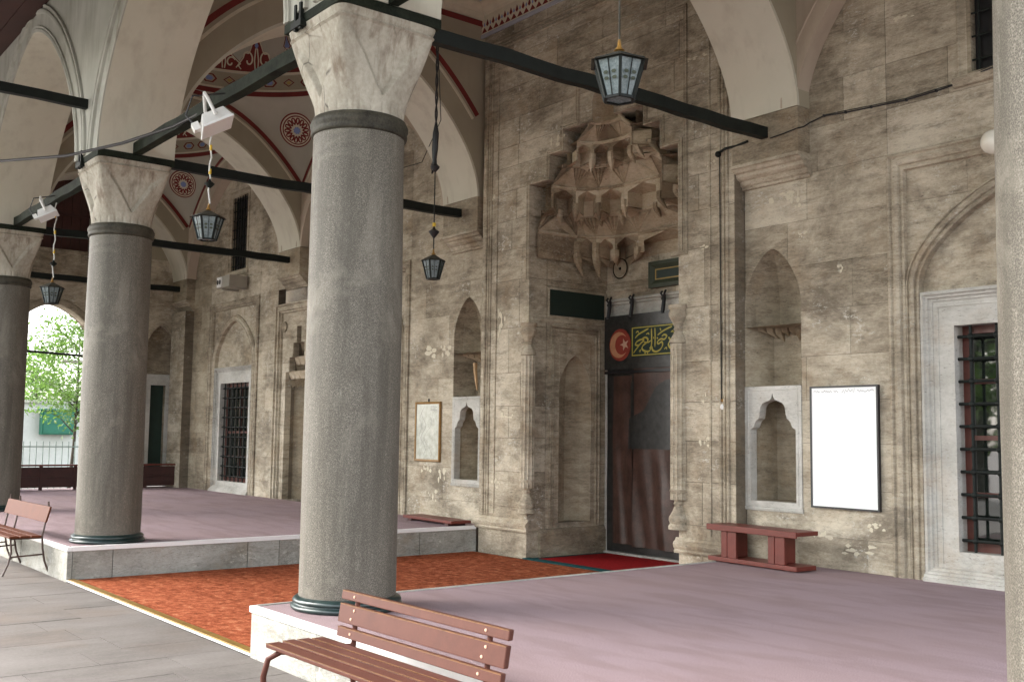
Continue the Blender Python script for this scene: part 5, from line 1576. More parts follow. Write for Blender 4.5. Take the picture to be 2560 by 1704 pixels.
def screen(x, y0, y1, label):
    t = thing('low_wooden_screen', label, 'screen', (x, (y0 + y1) / 2, 0), 'low maroon screens by the end wall')
    L = y1 - y0; n = max(1, round(L / 0.7))
    for i in range(n + 1):
        y = y0 + L * i / n
        MB().box(x - 0.03, x + 0.03, y - 0.03, y + 0.03, 0, 0.48).build('post', 'maroon', t)
    MB().box(x - 0.045, x + 0.045, y0 - 0.03, y1 + 0.03, 0.481, 0.515).build('top_rail', 'bench_red', t, bevel=0.004)
    for i in range(n):
        a, b = y0 + L * i / n + 0.031, y0 + L * (i + 1) / n - 0.031
        MB().box(x - 0.01, x + 0.012, a, b, 0.05, 0.235).build('panel', 'maroon', t)
        MB().box(x - 0.01, x + 0.012, a, b, 0.265, 0.46).build('panel', 'maroon', t)
        MB().box(x - 0.018, x + 0.020, a, b, 0.236, 0.264).build('mid_rail', 'maroon', t)
    return t
screen(-13.35, -4.3, -1.62, 'low maroon screen below the bright arched opening')
screen(-13.35, -1.55, -0.12, 'low maroon screen in front of the narrow doorway')

# ------------------------------------------------------------------ eave over the paving in front
t = thing('timber_eave', 'dark red boarded eave in the top left corner', 'eave', (-2, -7.4, 6.5))
ye = [YA0 - 0.002 - 0.27 * k for k in range(17)]
for a, b in zip(ye[:-1], ye[1:]):
    za, zb = 6.775 - 0.16 * (YA0 - a), 6.775 - 0.16 * (YA0 - b)
    MB().add([(-20, a - 0.004, za), (13, a - 0.004, za), (13, b + 0.004, zb), (-20, b + 0.004, zb), (-20, a - 0.004, za + 0.03), (13, a - 0.004, za + 0.03), (13, b + 0.004, zb + 0.03), (-20, b + 0.004, zb + 0.03)],
             [(0, 1, 2, 3), (4, 7, 6, 5), (0, 4, 5, 1), (1, 5, 6, 2), (2, 6, 7, 3), (3, 7, 4, 0)]).build('soffit_board', 'wood_soffit', t)
m = MB().add([(-20, ye[0], 6.82), (13, ye[0], 6.82), (13, ye[-1], 6.82 - 0.16 * 4.32), (-20, ye[-1], 6.82 - 0.16 * 4.32)], [(0, 1, 2, 3)])
m.add([(-20, ye[0], 6.87), (13, ye[0], 6.87), (13, ye[-1], 6.87 - 0.16 * 4.32), (-20, ye[-1], 6.87 - 0.16 * 4.32)], [(0, 1, 2, 3)])
m.build('roof_boards', 'maroon', t)

# ------------------------------------------------------------------ tie beams
def tie(a, b, label, w=0.085, h=0.115, mat='iron', wob=0.012, seed=0):
    rg = random.Random(seed)
    a, b = Vector(a), Vector(b); n = 14; d = (b - a).normalized(); r = d.cross(Vector((0, 0, 1))).normalized()
    vs = []; o1 = o2 = 0
    for i in range(n + 1):
        p = a + (b - a) * i / n
        o1 = 0.6 * o1 + rg.uniform(-wob, wob); o2 = 0.6 * o2 + rg.uniform(-wob, wob) * 0.5
        p = p + Vector((0, 0, 1)) * o1 + r * o2
        for s_, u in ((-1, -1), (1, -1), (1, 1), (-1, 1)): vs.append(p + r * (s_ * w / 2) + Vector((0, 0, 1)) * (u * h / 2 * rg.uniform(0.93, 1.05)))
    fs = [(4 * i + k, 4 * i + (k + 1) % 4, 4 * i + 4 + (k + 1) % 4, 4 * i + 4 + k) for i in range(n) for k in range(4)] + [(3, 2, 1, 0), tuple(4 * n + k for k in range(4))]
    o = MB().add(vs, fs).build('tie_beam', mat)
    return tag(o, label, 'tie beam', 'iron tie beams of the portico')
ZT = 4.375
tie((2.7, -4.52, ZT), (2.7, -0.19, ZT), 'dark tie beam crossing in front of the portal to the right corbel', seed=1)
tie((-2.7, -4.52, ZT), (-2.7, -0.19, ZT), 'dark tie beam behind the big column to the left corbel', seed=2)
tie((-8.1, -4.52, ZT), (-8.1, -0.19, ZT), 'dark tie beam over the left platform behind the hanging lantern', seed=3)
tie((-13.5, -4.52, ZT), (-13.5, -0.19, ZT), 'farthest dark tie beam along the end wall', seed=4)
tie((7.95, -4.52, ZT), (7.95, -0.05, ZT), 'tie beam from the edge column to the wall', seed=5)
tie((-2.26, CY, ZT), (2.26, CY, ZT), 'worn green tie beam between the two nearest whole columns', mat='iron_worn', seed=6, h=0.125, w=0.10)
tie((-7.66, CY, ZT), (-3.14, CY, ZT), 'worn green tie beam left of the second column, carrying the smaller floodlight', mat='iron_worn', seed=7, h=0.125, w=0.10)
tie((-13.06, CY, ZT), (-8.54, CY, ZT), 'farthest worn tie beam beyond the leftmost column', mat='iron_worn', seed=8)
tie((3.14, CY, ZT), (7.50, CY, ZT), 'worn tie beam right of the big column, above the picture', mat='iron_worn', seed=9)
# a tie running out to the eave at the far left and a thin dark tie in the arched opening
tie((-2.80, -5.30, 4.93), (-2.80, -9.60, 4.93), 'dark tie beam running out under the eave, off the left edge above the second column', w=0.085, h=0.105, seed=10)
tag(MB().tube([(XE - 0.1, oc - ohw, 2.86), (XE - 0.1, oc + ohw, 2.80)], 0.025, 8).build('thin_rod', 'iron'), 'thin dark rod across the bright arched opening', 'rod')

# ------------------------------------------------------------------ lanterns
def lantern(x, y, zb, R, hgt, label, hang, rot=0.0, cords='white'):
    t = thing('hanging_lantern', label, 'lantern', (x, y, zb), 'six sided lanterns')
    rb, rt = R * 0.56, R * 0.97
    z1 = zb + hgt
    P6 = lambda r, z, k: (x + r * cos(rot + pi / 3 * k), y + r * sin(rot + pi / 3 * k), z)
    fr = MB()
    for k in range(6):
        fr.bar(P6(rb, zb, k), P6(rt, z1, k), 0.016, 0.016)
        fr.bar(P6(rb, zb, k), P6(rb, zb, k + 1), 0.016, 0.014)
        fr.bar(P6(rt, z1, k), P6(rt, z1, k + 1), 0.016, 0.016)
        a, b = Vector(P6(rb, zb, k)), Vector(P6(rb, zb, k + 1)); c, d = Vector(P6(rt, z1, k)), Vector(P6(rt, z1, k + 1))
        m0, m1 = (a + b) / 2, (c + d) / 2
        out = Vector((m1.x - x, m1.y - y, 0)).normalized() * 0.006
        fr.bar(m0 + out, m1 + out, 0.005, 0.005)
    f = fr.build('lantern_frame', 'iron', t)
    for k in range(6):
        m = MB()
        a, b, d, c = Vector(P6(rb * 0.97, zb + 0.005, k)), Vector(P6(rb * 0.97, zb + 0.005, k + 1)), Vector(P6(rt * 0.97, z1 - 0.005, k)), Vector(P6(rt * 0.97, z1 - 0.005, k + 1))
        n_ = ((a + b) / 2 - Vector((x, y, zb))); n_.z = 0; n_ = n_.normalized() * 0.004
        m.add([a, b, c, d, a - n_, b - n_, c - n_, d - n_], [(0, 1, 2, 3), (7, 6, 5, 4), (0, 4, 5, 1), (1, 5, 6, 2), (2, 6, 7, 3), (3, 7, 4, 0)])
        m.build('glass_pane', 'lamp_glass', t)
        # two pairs of small cut leaves on every pane
        m = MB()
        for h_ in (0.46, 0.62):
            for sg in (-1, 1):
                e0 = a + (d - a) * h_; e1 = b + (c - b) * h_; ctr = (e0 + e1) / 2 + n_ * 1.5; ux = (e1 - e0).normalized(); uz = ((c + d) / 2 - (a + b) / 2).normalized()
                q = ctr + ux * sg * R * 0.16
                m.add([q + ux * R * 0.10 * cos(2 * pi * i / 6) + uz * R * 0.07 * sin(2 * pi * i / 6) for i in range(6)], [tuple(range(6))])
        m.build('cut_leaves', 'green_dark', t)['kind'] = 'stuff'
    m = MB(); m.poly([P6(rb, zb + 0.002, k) for k in range(6)]); m.poly([P6(rb, zb + 0.008, k) for k in range(6)]); m.build('bottom_pane', 'lamp_glass', t)
    m = MB(); rr = rt * 1.20; zt = z1 + hgt * 0.30
    for k in range(6):
        m.add([P6(rr, z1 - 0.006, k), P6(rr, z1 - 0.006, k + 1), P6(0.03, zt, k + 1), P6(0.03, zt, k), P6(rt * 0.95, z1, k), P6(rt * 0.95, z1, k + 1)], [(0, 1, 2, 3), (0, 4, 5, 1)])
    m.poly([P6(0.03, zt, k) for k in range(6)]); m.poly([P6(rt * 0.95, z1 + 0.002, k) for k in range(6)])
    m.build('lantern_roof', 'collar', t)
    m = MB().lathe([(0.010, zt), (0.03, zt + 0.01), (0.012, zt + 0.03), (0.008, zt + 0.07)], x, y, 10); m.build('finial', 'gilt', t, smooth=True)
    z = zt + 0.07
    rg = random.Random(int(x * 10) + 5)
    if cords == 'thin':
        MB().tube([(x, y, z), (x, y, hang)], 0.006, 6).build('hanging_wire', 'collar', t)
    elif cords == 'white':
        m = MB(); pts = []
        n = 14
        for i in range(n + 1): pts.append((x + 0.010 * sin(i * 1.3), y + 0.012 * cos(i * 1.7), z + (hang - z) * i / n))
        m.tube(pts, 0.008, 6).build('white_cord', 'cord_white', t, smooth=True)
        for q in (0.32, 0.58, 0.80):
            zz = z + (hang - z) * q
            MB().tube([(x, y, zz), (x, y, zz + 0.05)], 0.013, 6).build('yellow_tape', 'yellow', t)
        m = MB().lathe([(0.01, z + 0.15), (0.045, z + 0.185), (0.05, z + 0.195), (0.015, z + 0.22), (0.01, z + 0.24)], x, y, 10).build('drip_cup', 'iron', t, smooth=True)
    else:
        pts = []; n = 60
        m = MB()
        for s_ in (0, pi):
            m.tube([(x + 0.010 * cos(i * 0.9 + s_), y + 0.010 * sin(i * 0.9 + s_), z + 0.9 + (hang - z - 0.9) * i / n) for i in range(n + 1)], 0.009, 5)
        m.build('twisted_chain', 'black', t, smooth=True)
        MB().tube([(x, y, z), (x, y, z + 0.92)], 0.006, 6).build('hanging_wire', 'cord_white' if 0 else 'iron', t)
        MB().lathe([(0.008, z + 0.12), (0.055, z + 0.18), (0.06, z + 0.195), (0.02, z + 0.22), (0.008, z + 0.25)], x, y, 12).build('drip_cup', 'black', t, smooth=True)
        MB().tube([(x, y, z + 0.25), (x, y, z + 0.29)], 0.020, 8).build('yellow_tape', 'yellow', t)
        m = MB().lathe([(0.01, z + 0.86), (0.045, z + 0.90), (0.05, z + 0.92), (0.02, z + 0.95)], x, y, 12)
        m.tube([(x - 0.01, y, z + 0.92), (x - 0.06, y, z + 0.86), (x - 0.075, y, z + 0.93), (x - 0.04, y, z + 0.98)], 0.012, 6)
        m.tube([(x - 0.02, y, z + 0.95), (x - 0.012, y, z + 1.12), (x, y, z + 1.30), (x, y, z + 1.42)], [0.02, 0.035, 0.035, 0.012], 8)
        m.build('cord_knot', 'black', t, smooth=True)
    return t
lantern(5.48, CY, 3.045, 0.150, 0.20, 'large hexagonal lantern in front of the tie beam above the portal', 4.32, rot=0.32, cords='thin')
lantern(-0.15, CY, 3.06, 0.150, 0.215, 'lantern on a white taped cord left of the big column', 4.31, rot=0.2)
lantern(-5.50, CY, 2.93, 0.150, 0.215, 'small far lantern before the bright arched opening', 4.31, rot=0.5)
lantern(-0.05, -2.42, 2.93, 0.125, 0.20, 'dark lantern on a long twisted chain left of the portal', 7.36, rot=0.1, cords='chain')

# ------------------------------------------------------------------ floodlights
def flood(x, zt, label, s=1.0, yaw=0.0):
    t = thing('floodlight', label, 'floodlight', (x, CY - 0.10, zt), 'white floodlights on the tie beams')
    # housing: long box with a sloped glass front, tilted down towards the carpet
    rx = Matrix.Translation(Vector((x, CY - 0.14, zt - 0.20 * s))) @ Matrix.Rotation(yaw, 4, 'Z') @ Matrix.Rotation(radians(28), 4, 'X')
    tr = lambda v: tuple(rx @ (Vector(v) * s))
    def bx(x0, x1, y0, y1, z0, z1, tap=0.0):
        v = [(x0, y0, z0), (x1, y0, z0), (x1, y1, z0), (x0, y1, z0), (x0 + tap, y0 + tap, z1), (x1 - tap, y0 + tap, z1), (x1 - tap, y1 - tap, z1), (x0 + tap, y1 - tap, z1)]
        return MB().add([tr(q) for q in v], [(0, 3, 2, 1), (4, 5, 6, 7), (0, 1, 5, 4), (1, 2, 6, 5), (2, 3, 7, 6), (3, 0, 4, 7)])
    bx(-0.17, 0.17, -0.11, 0.11, -0.035, 0.045, 0.03).build('housing', 'white', t, bevel=0.006)
    bx(-0.175, 0.175, -0.115, 0.115, -0.050, -0.036).build('glass_front', 'board_white', t)
    bx(-0.045, 0.045, -0.16, -0.112, -0.02, 0.035).build('junction_box', 'white', t)
    m = MB(); m.tube([tr((-0.18, 0, 0)), tr((-0.18, 0.0, 0.13)), tr((-0.04, 0.02, 0.20)), tr((0.04, 0.02, 0.20)), tr((0.18, 0, 0.13)), tr((0.18, 0, 0))], 0.013 * s, 6)
    m.build('bracket', 'white', t)
    m = MB(); m.tube([tr((0, -0.14, 0.03)), tr((-0.03, -0.16, 0.12)), tr((0.0, -0.06, 0.22)), (x, CY - 0.03, zt + 0.03)], 0.008, 6).build('cable', 'black', t, smooth=True)
    return t
flood(0.26, ZT - 0.02, 'larger white floodlight under the tie beam, near the white lantern cord', 1.3, radians(-20))
flood(-5.40, ZT - 0.02, 'smaller far white floodlight at the left, under the second tie beam', 1.12, radians(-20))

# cables
m = MB().tube([(-0.35, CY - 0.03, ZT - 0.03), (-0.9, -5.05, ZT - 0.06), (-1.7, -5.3, ZT - 0.11), (-2.6, -5.62, ZT - 0.12), (-3.7, -6.03, ZT - 0.03), (-5.2, -6.6, ZT + 0.16), (-7.5, -7.5, ZT + 0.45)], 0.017, 8)
tag(m.build('black_cable', 'black', smooth=True), 'black cable sagging from the tie beam to the left edge', 'cable')
pts = [(2.79, -0.215, 4.30), (2.95, -0.215, 4.31), (3.12, -0.215, 4.33), (3.135, -0.12, 4.36), (3.15, -0.03, 4.42), (3.30, -0.015, 4.455), (3.55, -0.015, 4.43), (3.83, -0.015, 4.415), (4.2, -0.015, 4.395), (4.50, -0.015, 4.405), (4.70, -0.015, 4.42), (4.83, -0.015, 4.46), (5.1, -0.09, 4.46)]
m = MB().tube(pts, 0.0065, 6); m.tube([(a, b - 0.003, c + 0.014 + 0.008 * sin(a * 9)) for a, b, c in pts[5:]], 0.004, 6)
for p in pts[5:-1]: m.box(p[0] - 0.008, p[0] + 0.008, -0.028, -0.002, p[2] - 0.010, p[2] + 0.012)
tag(m.build('wall_cable', 'black', smooth=False), 'clipped cable running along the right wall under the upper window', 'cable')
m = MB().tube([(2.08, YP - 0.02, 4.30), (2.20, YP - 0.05, 4.315), (2.34, YP - 0.03, 4.32), (2.50, -0.215, 4.33)], 0.014, 8).ball((2.08, YP - 0.03, 4.28), 0.035, 8, 6).tube([(2.09, YP - 0.018, 4.26), (2.10, YP - 0.018, 1.62)], 0.006, 6)
tag(m.build('wall_conduit', 'iron', smooth=True), 'thin dark conduit down the right edge of the portal', 'conduit')
t = thing('light_switch', 'small round white switch on the portal edge near the lobed niche', 'switch', (2.10, YP, 1.6))
for z, r in ((1.565, 0.030), (1.635, 0.020)):
    m = MB(); m.lathe([(r, 0), (r, 0.012), (r * 0.5, 0.022), (0.001, 0.024)], 0, 0, 16)
    q = MB(); q.add([(2.10 + v[0], YP - v[2], z + v[1]) for v in m.v], m.f); q.build('switch_body', 'white' if r > 0.025 else 'gilt', t, smooth=True)
# thin white wires strung across the bays
tag(MB().tube([(-7.0, -0.3, 5.56), (-5.2, -0.28, 5.35), (-3.6, -0.28, 5.30), (-2.2, -0.9, 5.50), (-0.06, -2.42, 5.75)], 0.006, 5).build('thin_wire', 'iron'), 'thin wire strung from the far arch to the lantern chain', 'wire')

# ------------------------------------------------------------------ white board
t = thing('notice_board', 'blank white notice board in a thin black frame beside the right lobed niche', 'notice board', (3.484, -0.02, 0.58))
x0, x1, z0, z1 = 3.107, 3.862, 0.575, 1.755
sweep(FRONT, [(x1, z1), (x0, z1), (x0, z0), (x1, z0)], [(0, 0.004), (0, 0.040), (0.018, 0.040), (0.018, 0.004)], closed=True).build('black_frame', 'black', t)
MB().box(x0 + 0.018, x1 - 0.018, -0.032, -0.012, z0 + 0.018, z1 - 0.018).build('white_sheet', 'board_white', t)
rg = random.Random(5)
for k, (a, b, zc) in enumerate([(3.15, 3.22, 1.70), (3.24, 3.36, 1.702), (3.38, 3.43, 1.698), (3.47, 3.62, 1.705), (3.64, 3.82, 1.70)]):
    pts = [(a + (b - a) * i / 14, zc + rg.uniform(-0.012, 0.014) * (1.9 if k == 3 else 0.7)) for i in range(15)]
    m = MB(); vs = []
    for (s, z) in pts: vs += [FRONT(s, z - 0.0024, 0.0328), FRONT(s, z + 0.0024, 0.0328)]
    m.add(vs, [(2 * i, 2 * i + 2, 2 * i + 3, 2 * i + 1) for i in range(14)])
    m.build('faint_writing', 'pencil', t)

# framed map on the left
t = thing('framed_map', 'faded map in a narrow gilt frame hung on the wall left of the portal', 'framed map', (-3.69, -0.02, 0.84))
x0, x1, z0, z1 = -4.03, -3.36, 0.83, 1.715
sweep(FRONT, [(x1, z1), (x0, z1), (x0, z0), (x1, z0)], [(0, 0.004), (0, 0.030), (0.012, 0.040), (0.030, 0.034), (0.036, 0.020)], closed=True).build('gilt_frame', 'gilt', t)
MB().box(x0 + 0.03, x1 - 0.03, -0.022, -0.008, z0 + 0.03, z1 - 0.03).build('map_sheet', 'map', t)
mp_ = t.children[1]
def mapline(pts, w, mat='pencil'):
    m = MB(); vs = []
    for i, (s, z) in enumerate(pts):
        vs += [FRONT(s - w, z, 0.0228), FRONT(s + w, z, 0.0228)]
    m.add(vs, [(2 * i, 2 * i + 2, 2 * i + 3, 2 * i + 1) for i in range(len(pts) - 1)]); m.build('map_line', mat, t)
mapline([(-3.80 + 0.06 * sin(i * 0.8), 0.92 + 0.72 * i / 16) for i in range(17)], 0.004)
mapline([(-3.68 + 0.10 * sin(i * 0.5 + 1), 0.90 + 0.60 * i / 16) for i in range(17)], 0.003)
mapline([(-3.88 + 0.03 * sin(i * 1.1), 1.05 + 0.5 * i / 12) for i in range(13)], 0.003)
for k in range(4): MB().box(-3.62, -3.45 - 0.03 * (k % 2), -0.0232, -0.0228, 1.585 + 0.022 * k, 1.592 + 0.022 * k).build('map_text_line', 'pencil', t)
MB().tube([FRONT(-3.69, z1, 0.01), FRONT(-3.69, z1 + 0.045, 0.012)], 0.012, 8).build('hook', 'black', t)
# broom handle in the left niche
tag(MB().tube([(-2.52, -0.02, 2.24), (-2.50, -0.03, 2.12), (-2.45, -0.03, 1.86)], [0.03, 0.026, 0.012], 8).build('wooden_handle', 'wood_pale', smooth=True), 'pale wooden handle sticking out beside the left niche', 'handle')
# opal globe lamp
t = thing('globe_lamp', 'cream globe lamp on the wall, half hidden by the right edge column', 'lamp', (5.09, -0.12, 3.78))
MB().ball((5.09, -0.16, 3.78), 0.105, 28, 18).build('globe', 'opal', t, smooth=True)
MB().box(5.05, 5.13, -0.055, -0.0, 3.74, 3.82).build('wall_plate', 'white', t)
# grey loudspeaker box
t = thing('wall_box', 'grey metal box with two round holes under the far upper window', 'speaker box', (-10.35, -0.25, 4.2))
MB().box(-10.85, -10.25, -0.42, -0.035, 4.10, 4.33).build('box_body', 'ac', t, bevel=0.006)
MB().box(-10.83, -10.60, -0.438, -0.421, 4.115, 4.315).build('face_plate', 'white', t)
for xx in (-10.775, -10.665):
    m = MB(); m.lathe([(0.038, 0), (0.038, 0.006)], 0, 0, 16); q = MB(); q.add([(xx + v[0], -0.439 - v[2], 4.215 + v[1] * 1.3) for v in m.v], m.f); q.build('round_hole', 'black', t)
for xx in (-10.75, -10.35): MB().box(xx - 0.02, xx + 0.02, -0.36, -0.002, 4.07, 4.099).build('bracket', 'ac', t)

# ------------------------------------------------------------------ benches
def plank(par, x0, x1, y0, y1, z0, z1, name, mat, bev=0.005, edge=None):
    return MB().box(x0, x1, y0, y1, z0, z1).build(name, mat, par, bevel=bev)
# low slab bench under the board (built at the origin, then turned)
def slab_bench(loc, rz, label, W=1.10):
    t = thing('plank_bench', label, 'bench', (0, 0, 0))
    plank(t, -W / 2 - 0.02, W / 2 + 0.02, -0.15, 0.15, 0.335, 0.375, 'seat', 'bench_red')
    plank(t, -W / 2 - 0.02, W / 2 + 0.02, -0.172, -0.1505, 0.318, 0.378, 'seat_edge', 'bench_red')
    plank(t, -W / 2 - 0.03, W / 2 + 0.0, -0.14, 0.14, 0.012, 0.055, 'foot_board', 'bench_red')
    for sx in (-W * 0.28, W * 0.27):
        plank(t, sx - 0.022, sx + 0.022, -0.125, 0.125, 0.056, 0.334, 'upright', 'bench_red')
        plank(t, sx - 0.10, sx - 0.023, -0.13, -0.10, 0.056, 0.334, 'side_cheek', 'bench_red', 0.003)
        plank(t, sx + 0.023, sx + 0.10, -0.13, -0.10, 0.056, 0.334, 'side_cheek', 'bench_red', 0.003)
    for sx in (-W * 0.42, W * 0.38): plank(t, sx - 0.03, sx + 0.03, -0.12, 0.12, 0.0, 0.0115, 'foot', 'maroon', 0)
    t.location = loc; t.rotation_euler = (0, 0, rz)
    return t
slab_bench((2.80, -0.42, 0.0), radians(-3), 'red brown plank bench on the platform under the right lobed niche')
# low plank by the left wall
t = thing('low_plank', 'low red brown plank lying at the edge of the left platform by the wall', 'plank', (0, 0, 0))
plank(t, -0.66, 0.66, -0.16, 0.16, 0.035, 0.075, 'plank_top', 'bench_red')
for sx in (-0.5, 0.5): plank(t, sx - 0.05, sx + 0.05, -0.14, 0.14, 0.0, 0.0345, 'batten', 'maroon')
t.location = (-2.93, -0.36, 0.0); t.rotation_euler = (0, 0, radians(-3))

# foreground slatted bench
t = thing('slatted_bench', 'brown slatted bench with a back rest in the foreground, on tube legs', 'bench', (0, 0, 0))
L = 1.60; x0, x1 = 0.0, L
# local frame: x along the bench, y towards the platform, z from the ground
SZ = 0.455
for i, (ya, yb) in enumerate([(-0.40, -0.315), (-0.300, -0.225), (-0.210, -0.135), (-0.120, -0.045)]):
    o = plank(t, x0, x1, ya, yb, SZ - 0.004 * abs(i - 1.2), SZ + 0.026 - 0.004 * abs(i - 1.2), 'seat_slat', 'bench', 0.006)
    MB().box(x0 + 0.004, x1 - 0.004, ya - 0.0008, ya + 0.006, SZ + 0.0225 - 0.004 * abs(i - 1.2), SZ + 0.0268 - 0.004 * abs(i - 1.2)).build('edge_highlight', 'bench_edge', o)  # thin strip painting the highlight along the slat's top edge
def back_slat(z0, z1, xa, xb):
    lean = 0.16
    f = lambda z: 0.02 + (z - 0.5) * lean
    vs = [(xa, f(z0), z0), (xb, f(z0), z0), (xb, f(z0) + 0.03, z0), (xa, f(z0) + 0.03, z0), (xa, f(z1), z1), (xb, f(z1), z1), (xb, f(z1) + 0.03, z1), (xa, f(z1) + 0.03, z1)]
    o = MB().add(vs, [(0, 3, 2, 1), (4, 5, 6, 7), (0, 1, 5, 4), (1, 2, 6, 5), (2, 3, 7, 6), (3, 0, 4, 7)]).build('back_slat', 'bench', t, bevel=0.006)
    MB().box(xa + 0.004, xb - 0.004, f(z1) - 0.0012, f(z1) + 0.005, z1 - 0.006, z1 + 0.0008).build('edge_highlight', 'bench_edge', o)  # painted top edge highlight, as on the seat slats
    for xx in (xa + 0.16, xb - 0.17):
        for zz in ([0.5] if z1 - z0 < 0.1 else [0.28, 0.75]):
            z = z0 + (z1 - z0) * zz
            m = MB(); m.lathe([(0.009, 0.0), (0.008, 0.004), (0.001, 0.006)], 0, 0, 10)
            q = MB(); q.add([(xx + (0.012 if zz > 0.5 else -0.01) + v[0], f(z) - v[2], z + v[1]) for v in m.v], m.f); q.build('bolt', 'badge_star', o, smooth=True)
    return o
back_slat(0.478, 0.536, 0.035, L + 0.0); back_slat(0.560, 0.668, 0.02, L + 0.01); back_slat(0.692, 0.745, 0.02, L + 0.015)
for xx in (0.17, L - 0.16):
    m = MB()
    m.tube([(xx - 0.13 if xx < 0.5 else xx + 0.10, -0.42, 0.0), (xx - 0.13 if xx < 0.5 else xx + 0.10, -0.425, 0.30), (xx - 0.12 if xx < 0.5 else xx + 0.09, -0.405, 0.395), (xx - 0.08 if xx < 0.5 else xx + 0.05, -0.35, 0.435), (xx, -0.25, 0.438), (xx, -0.05, 0.438)], 0.017, 10)
    m.build('front_leg', 'bench', t, smooth=True)
    m = MB(); m.tube([(xx, 0.10, 0.0), (xx, 0.045, 0.30), (xx, 0.055, 0.44), (xx, 0.065, 0.60), (xx, 0.085, 0.735)], 0.015, 10)
    m.build('back_leg', 'bench', t, smooth=True)
    m = MB().tube([(xx, -0.06, 0.438), (xx, 0.05, 0.438)], 0.014, 8); m.build('seat_brace', 'bench', t, smooth=True)
m = MB().tube([(0.05, -0.30, 0.20), (0.17, 0.055, 0.20)], 0.010, 8).tube([(L - 0.06, -0.30, 0.20), (L - 0.16, 0.055, 0.20)], 0.010, 8); m.build('stretcher', 'bench', t, smooth=True)
t.scale = (0.96, 1, 0.94); t.location = (4.05, -5.82, -H); t.rotation_euler = (0, 0, radians(0.5))

# small bench at the left
t = thing('park_bench', 'orange brown bench with thin curved iron legs, cut off by the left edge', 'bench', (0, 0, 0))
L = 1.75
def slat(z0, z1, y, nm, xa=0.0, xb=L, lean=0.0, th=0.022):
    vs = [(xa, y, z0), (xb, y, z0), (xb, y + th, z0), (xa, y + th, z0), (xa, y + lean, z1), (xb, y + lean, z1), (xb, y + lean + th, z1), (xa, y + lean + th, z1)]
    return MB().add(vs, [(0, 3, 2, 1), (4, 5, 6, 7), (0, 1, 5, 4), (1, 2, 6, 5), (2, 3, 7, 6), (3, 0, 4, 7)]).build(nm, 'bench_left', t, bevel=0.005)
slat(0.565, 0.735, 0.0, 'back_board', 0, L - 0.02, 0.045)
for i in range(3):
    MB().box(0, L - 0.02, -0.36 + 0.115 * i, -0.36 + 0.115 * i + 0.10, 0.405, 0.428).build('seat_slat', 'bench_left', t, bevel=0.005)
for xx in (0.08, L - 0.10, L - 1.25):
    m = MB()
    m.tube([(xx, 0.09, 0.0), (xx, 0.035, 0.14), (xx, 0.01, 0.28), (xx, 0.0, 0.42), (xx, 0.03, 0.58), (xx, 0.055, 0.72), (xx, 0.05, 0.79)], 0.011, 8)
    m.build('back_leg', 'leather', t, smooth=True)
    m = MB(); m.tube([(xx, -0.39, 0.0), (xx, -0.34, 0.12), (xx, -0.31, 0.25), (xx, -0.325, 0.40)], 0.011, 8); m.build('front_leg', 'leather', t, smooth=True)
    m = MB(); m.tube([(xx, -0.335, 0.395), (xx, -0.01, 0.395)], 0.010, 8).tube([(xx, -0.32, 0.20), (xx, 0.015, 0.215)], 0.009, 8); m.build('stretcher', 'leather', t, smooth=True)
t.location = (-4.62, -5.60, -H); t.rotation_euler = (0, 0, radians(1))

# ------------------------------------------------------------------ outside the end wall: yard, wall, fence, tree
tag(MB().box(-24.3, -24.0, -14, 10, -H, 2.0).build('yard_wall', 'outwall'), 'white yard wall beyond the arched opening', 'wall')
tag(MB().box(-24.4, -23.9, -14, 10, 2.001, 2.08).build('wall_coping', 'marble'), 'stone coping on top of the white yard wall', 'coping')
t = thing('green_cabinet', 'green metal cabinet on the white yard wall behind the fence', 'cabinet', (-23.9, 0, 1.0))
MB().box(-23.998, -23.72, -0.35, 0.62, 1.06, 1.78).build('cabinet_body', 'greenbox', t, bevel=0.01)
MB().box(-23.71, -23.69, -0.30, 0.57, 1.10, 1.74).build('cabinet_door', 'greenbox', t)
MB().box(-24.0, -23.66, -0.42, 0.72, 1.785, 1.83).build('cabinet_roof', 'greenbox', t)
t = thing('iron_fence', 'pale railing of thin uprights in front of the white yard wall', 'fence', (-18, -1.5, -H))
for i in range(34):
    y = -5.2 + 0.15 * i + 0.0
    MB().bar((-18, y, -H), (-18, y, 0.93), 0.018, 0.018).build('railing_bar', 'fence', t)
for z in (0.05, 0.80): MB().bar((-18, -5.3, z), (-18, 0, z), 0.03, 0.03).build('rail', 'fence', t)

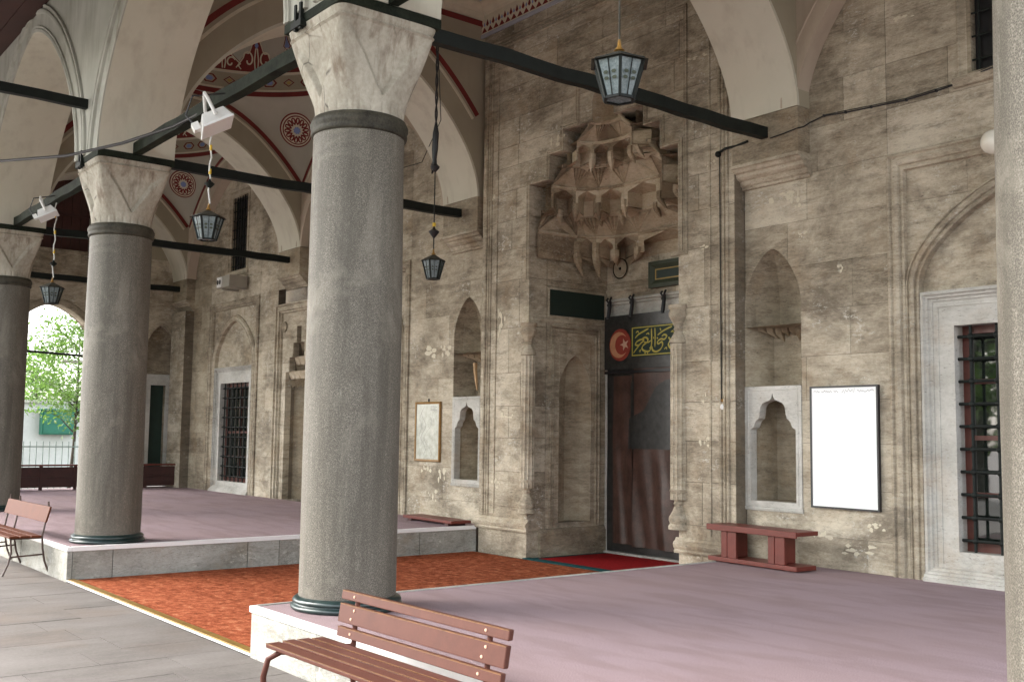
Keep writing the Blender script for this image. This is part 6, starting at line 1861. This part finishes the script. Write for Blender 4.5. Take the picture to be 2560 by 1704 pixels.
def leaf_tree(name, label, base, hgt, cr, cz, n, seed, ls=0.10, trunk=0.06, lean=(0, 0)):
    rg = random.Random(seed)
    t = thing(name, label, 'tree', base)
    b = Vector(base)
    top = b + Vector((lean[0], lean[1], hgt * 0.8))
    m = MB(); m.tube([b, b + (top - b) * 0.3 + Vector((0.03, 0.04, 0)), b + (top - b) * 0.65 + Vector((-0.03, 0.05, 0)), top], [trunk, trunk * 0.8, trunk * 0.55, trunk * 0.2], 8)
    ends = []
    for k in range(16):
        f = rg.uniform(0.35, 0.95); p = b + (top - b) * f; a = rg.uniform(0, 2 * pi); r = rg.uniform(0.4, 0.9)
        e = p + Vector((cr[0] * r * cos(a), cr[1] * r * sin(a), rg.uniform(0.1, 0.9)))
        m.tube([p, (p + e) / 2 + Vector((0, 0, 0.12)), e], [trunk * 0.35, trunk * 0.2, trunk * 0.06], 5); ends.append(e)
    m.build('trunk', 'bark', t, smooth=True)
    cc = b + Vector((lean[0] * 0.7, lean[1] * 0.7, cz))
    vs, fs = [], []
    cl = []
    for k in range(int(n / 28)):
        a = rg.uniform(0, 2 * pi); u = rg.uniform(-1, 1); r = rg.uniform(0.25, 1.0) ** 0.5; s_ = sqrt(1 - u * u)
        cl.append(cc + Vector((cr[0] * r * s_ * cos(a), cr[1] * r * s_ * sin(a), cr[2] * r * u)))
    for c in cl:
        for q in range(28):
            p = c + Vector((rg.gauss(0, 0.22), rg.gauss(0, 0.22), rg.gauss(0, 0.16)))
            d = Vector((rg.gauss(0, 1), rg.gauss(0, 1), rg.gauss(-0.4, 0.7))).normalized(); s2 = d.cross(Vector((rg.gauss(0, 1), rg.gauss(0, 1), rg.gauss(0, 1)))).normalized()
            l = ls * rg.uniform(0.6, 1.3); w_ = l * 0.42; k = len(vs)
            vs += [p, p + d * l * 0.5 + s2 * w_ * 0.5, p + d * l, p + d * l * 0.5 - s2 * w_ * 0.5]
            fs.append((k, k + 1, k + 2, k + 3))
    o = MB().add(vs, fs).build('crown', 'leaf', t); o['kind'] = 'stuff'
    return t
leaf_tree('small_tree', 'slender leafy tree seen through the bright arched opening', (-18.9, -0.85, -H), 5.0, (1.3, 1.5, 1.5), 3.2, 5200, 4, 0.12, 0.05, (0.0, 0.1))
leaf_tree('back_tree', 'broad tree above the yard wall at the back', (-27.5, 0.4, -H), 4.6, (1.8, 1.6, 1.4), 3.0, 3000, 5, 0.18, 0.10)
t = thing('street_lamp', 'small street lamp head among the leaves behind the fence', 'street lamp', (-21, -0.6, -H))
MB().tube([(-21, 0.3, -H), (-21, 0.3, 3.0), (-21, 0.1, 3.12)], 0.03, 8).build('pole', 'fence', t)
MB().box(-21.12, -20.88, -0.62, 0.05, 3.06, 3.14).build('lamp_head', 'ac', t, bevel=0.02)
# courtyard trees behind the viewer, mirrored in the window panes
leaf_tree('courtyard_tree', 'leafy courtyard tree mirrored in the right window panes', (-5.5, -19, -H), 9.0, (4.0, 4.0, 3.4), 4.8, 5200, 8, 0.42, 0.25)
leaf_tree('courtyard_tree', 'second courtyard tree mirrored beside the first one', (1.0, -21, -H), 10.0, (4.4, 4.0, 3.6), 5.2, 5200, 9, 0.42, 0.25)
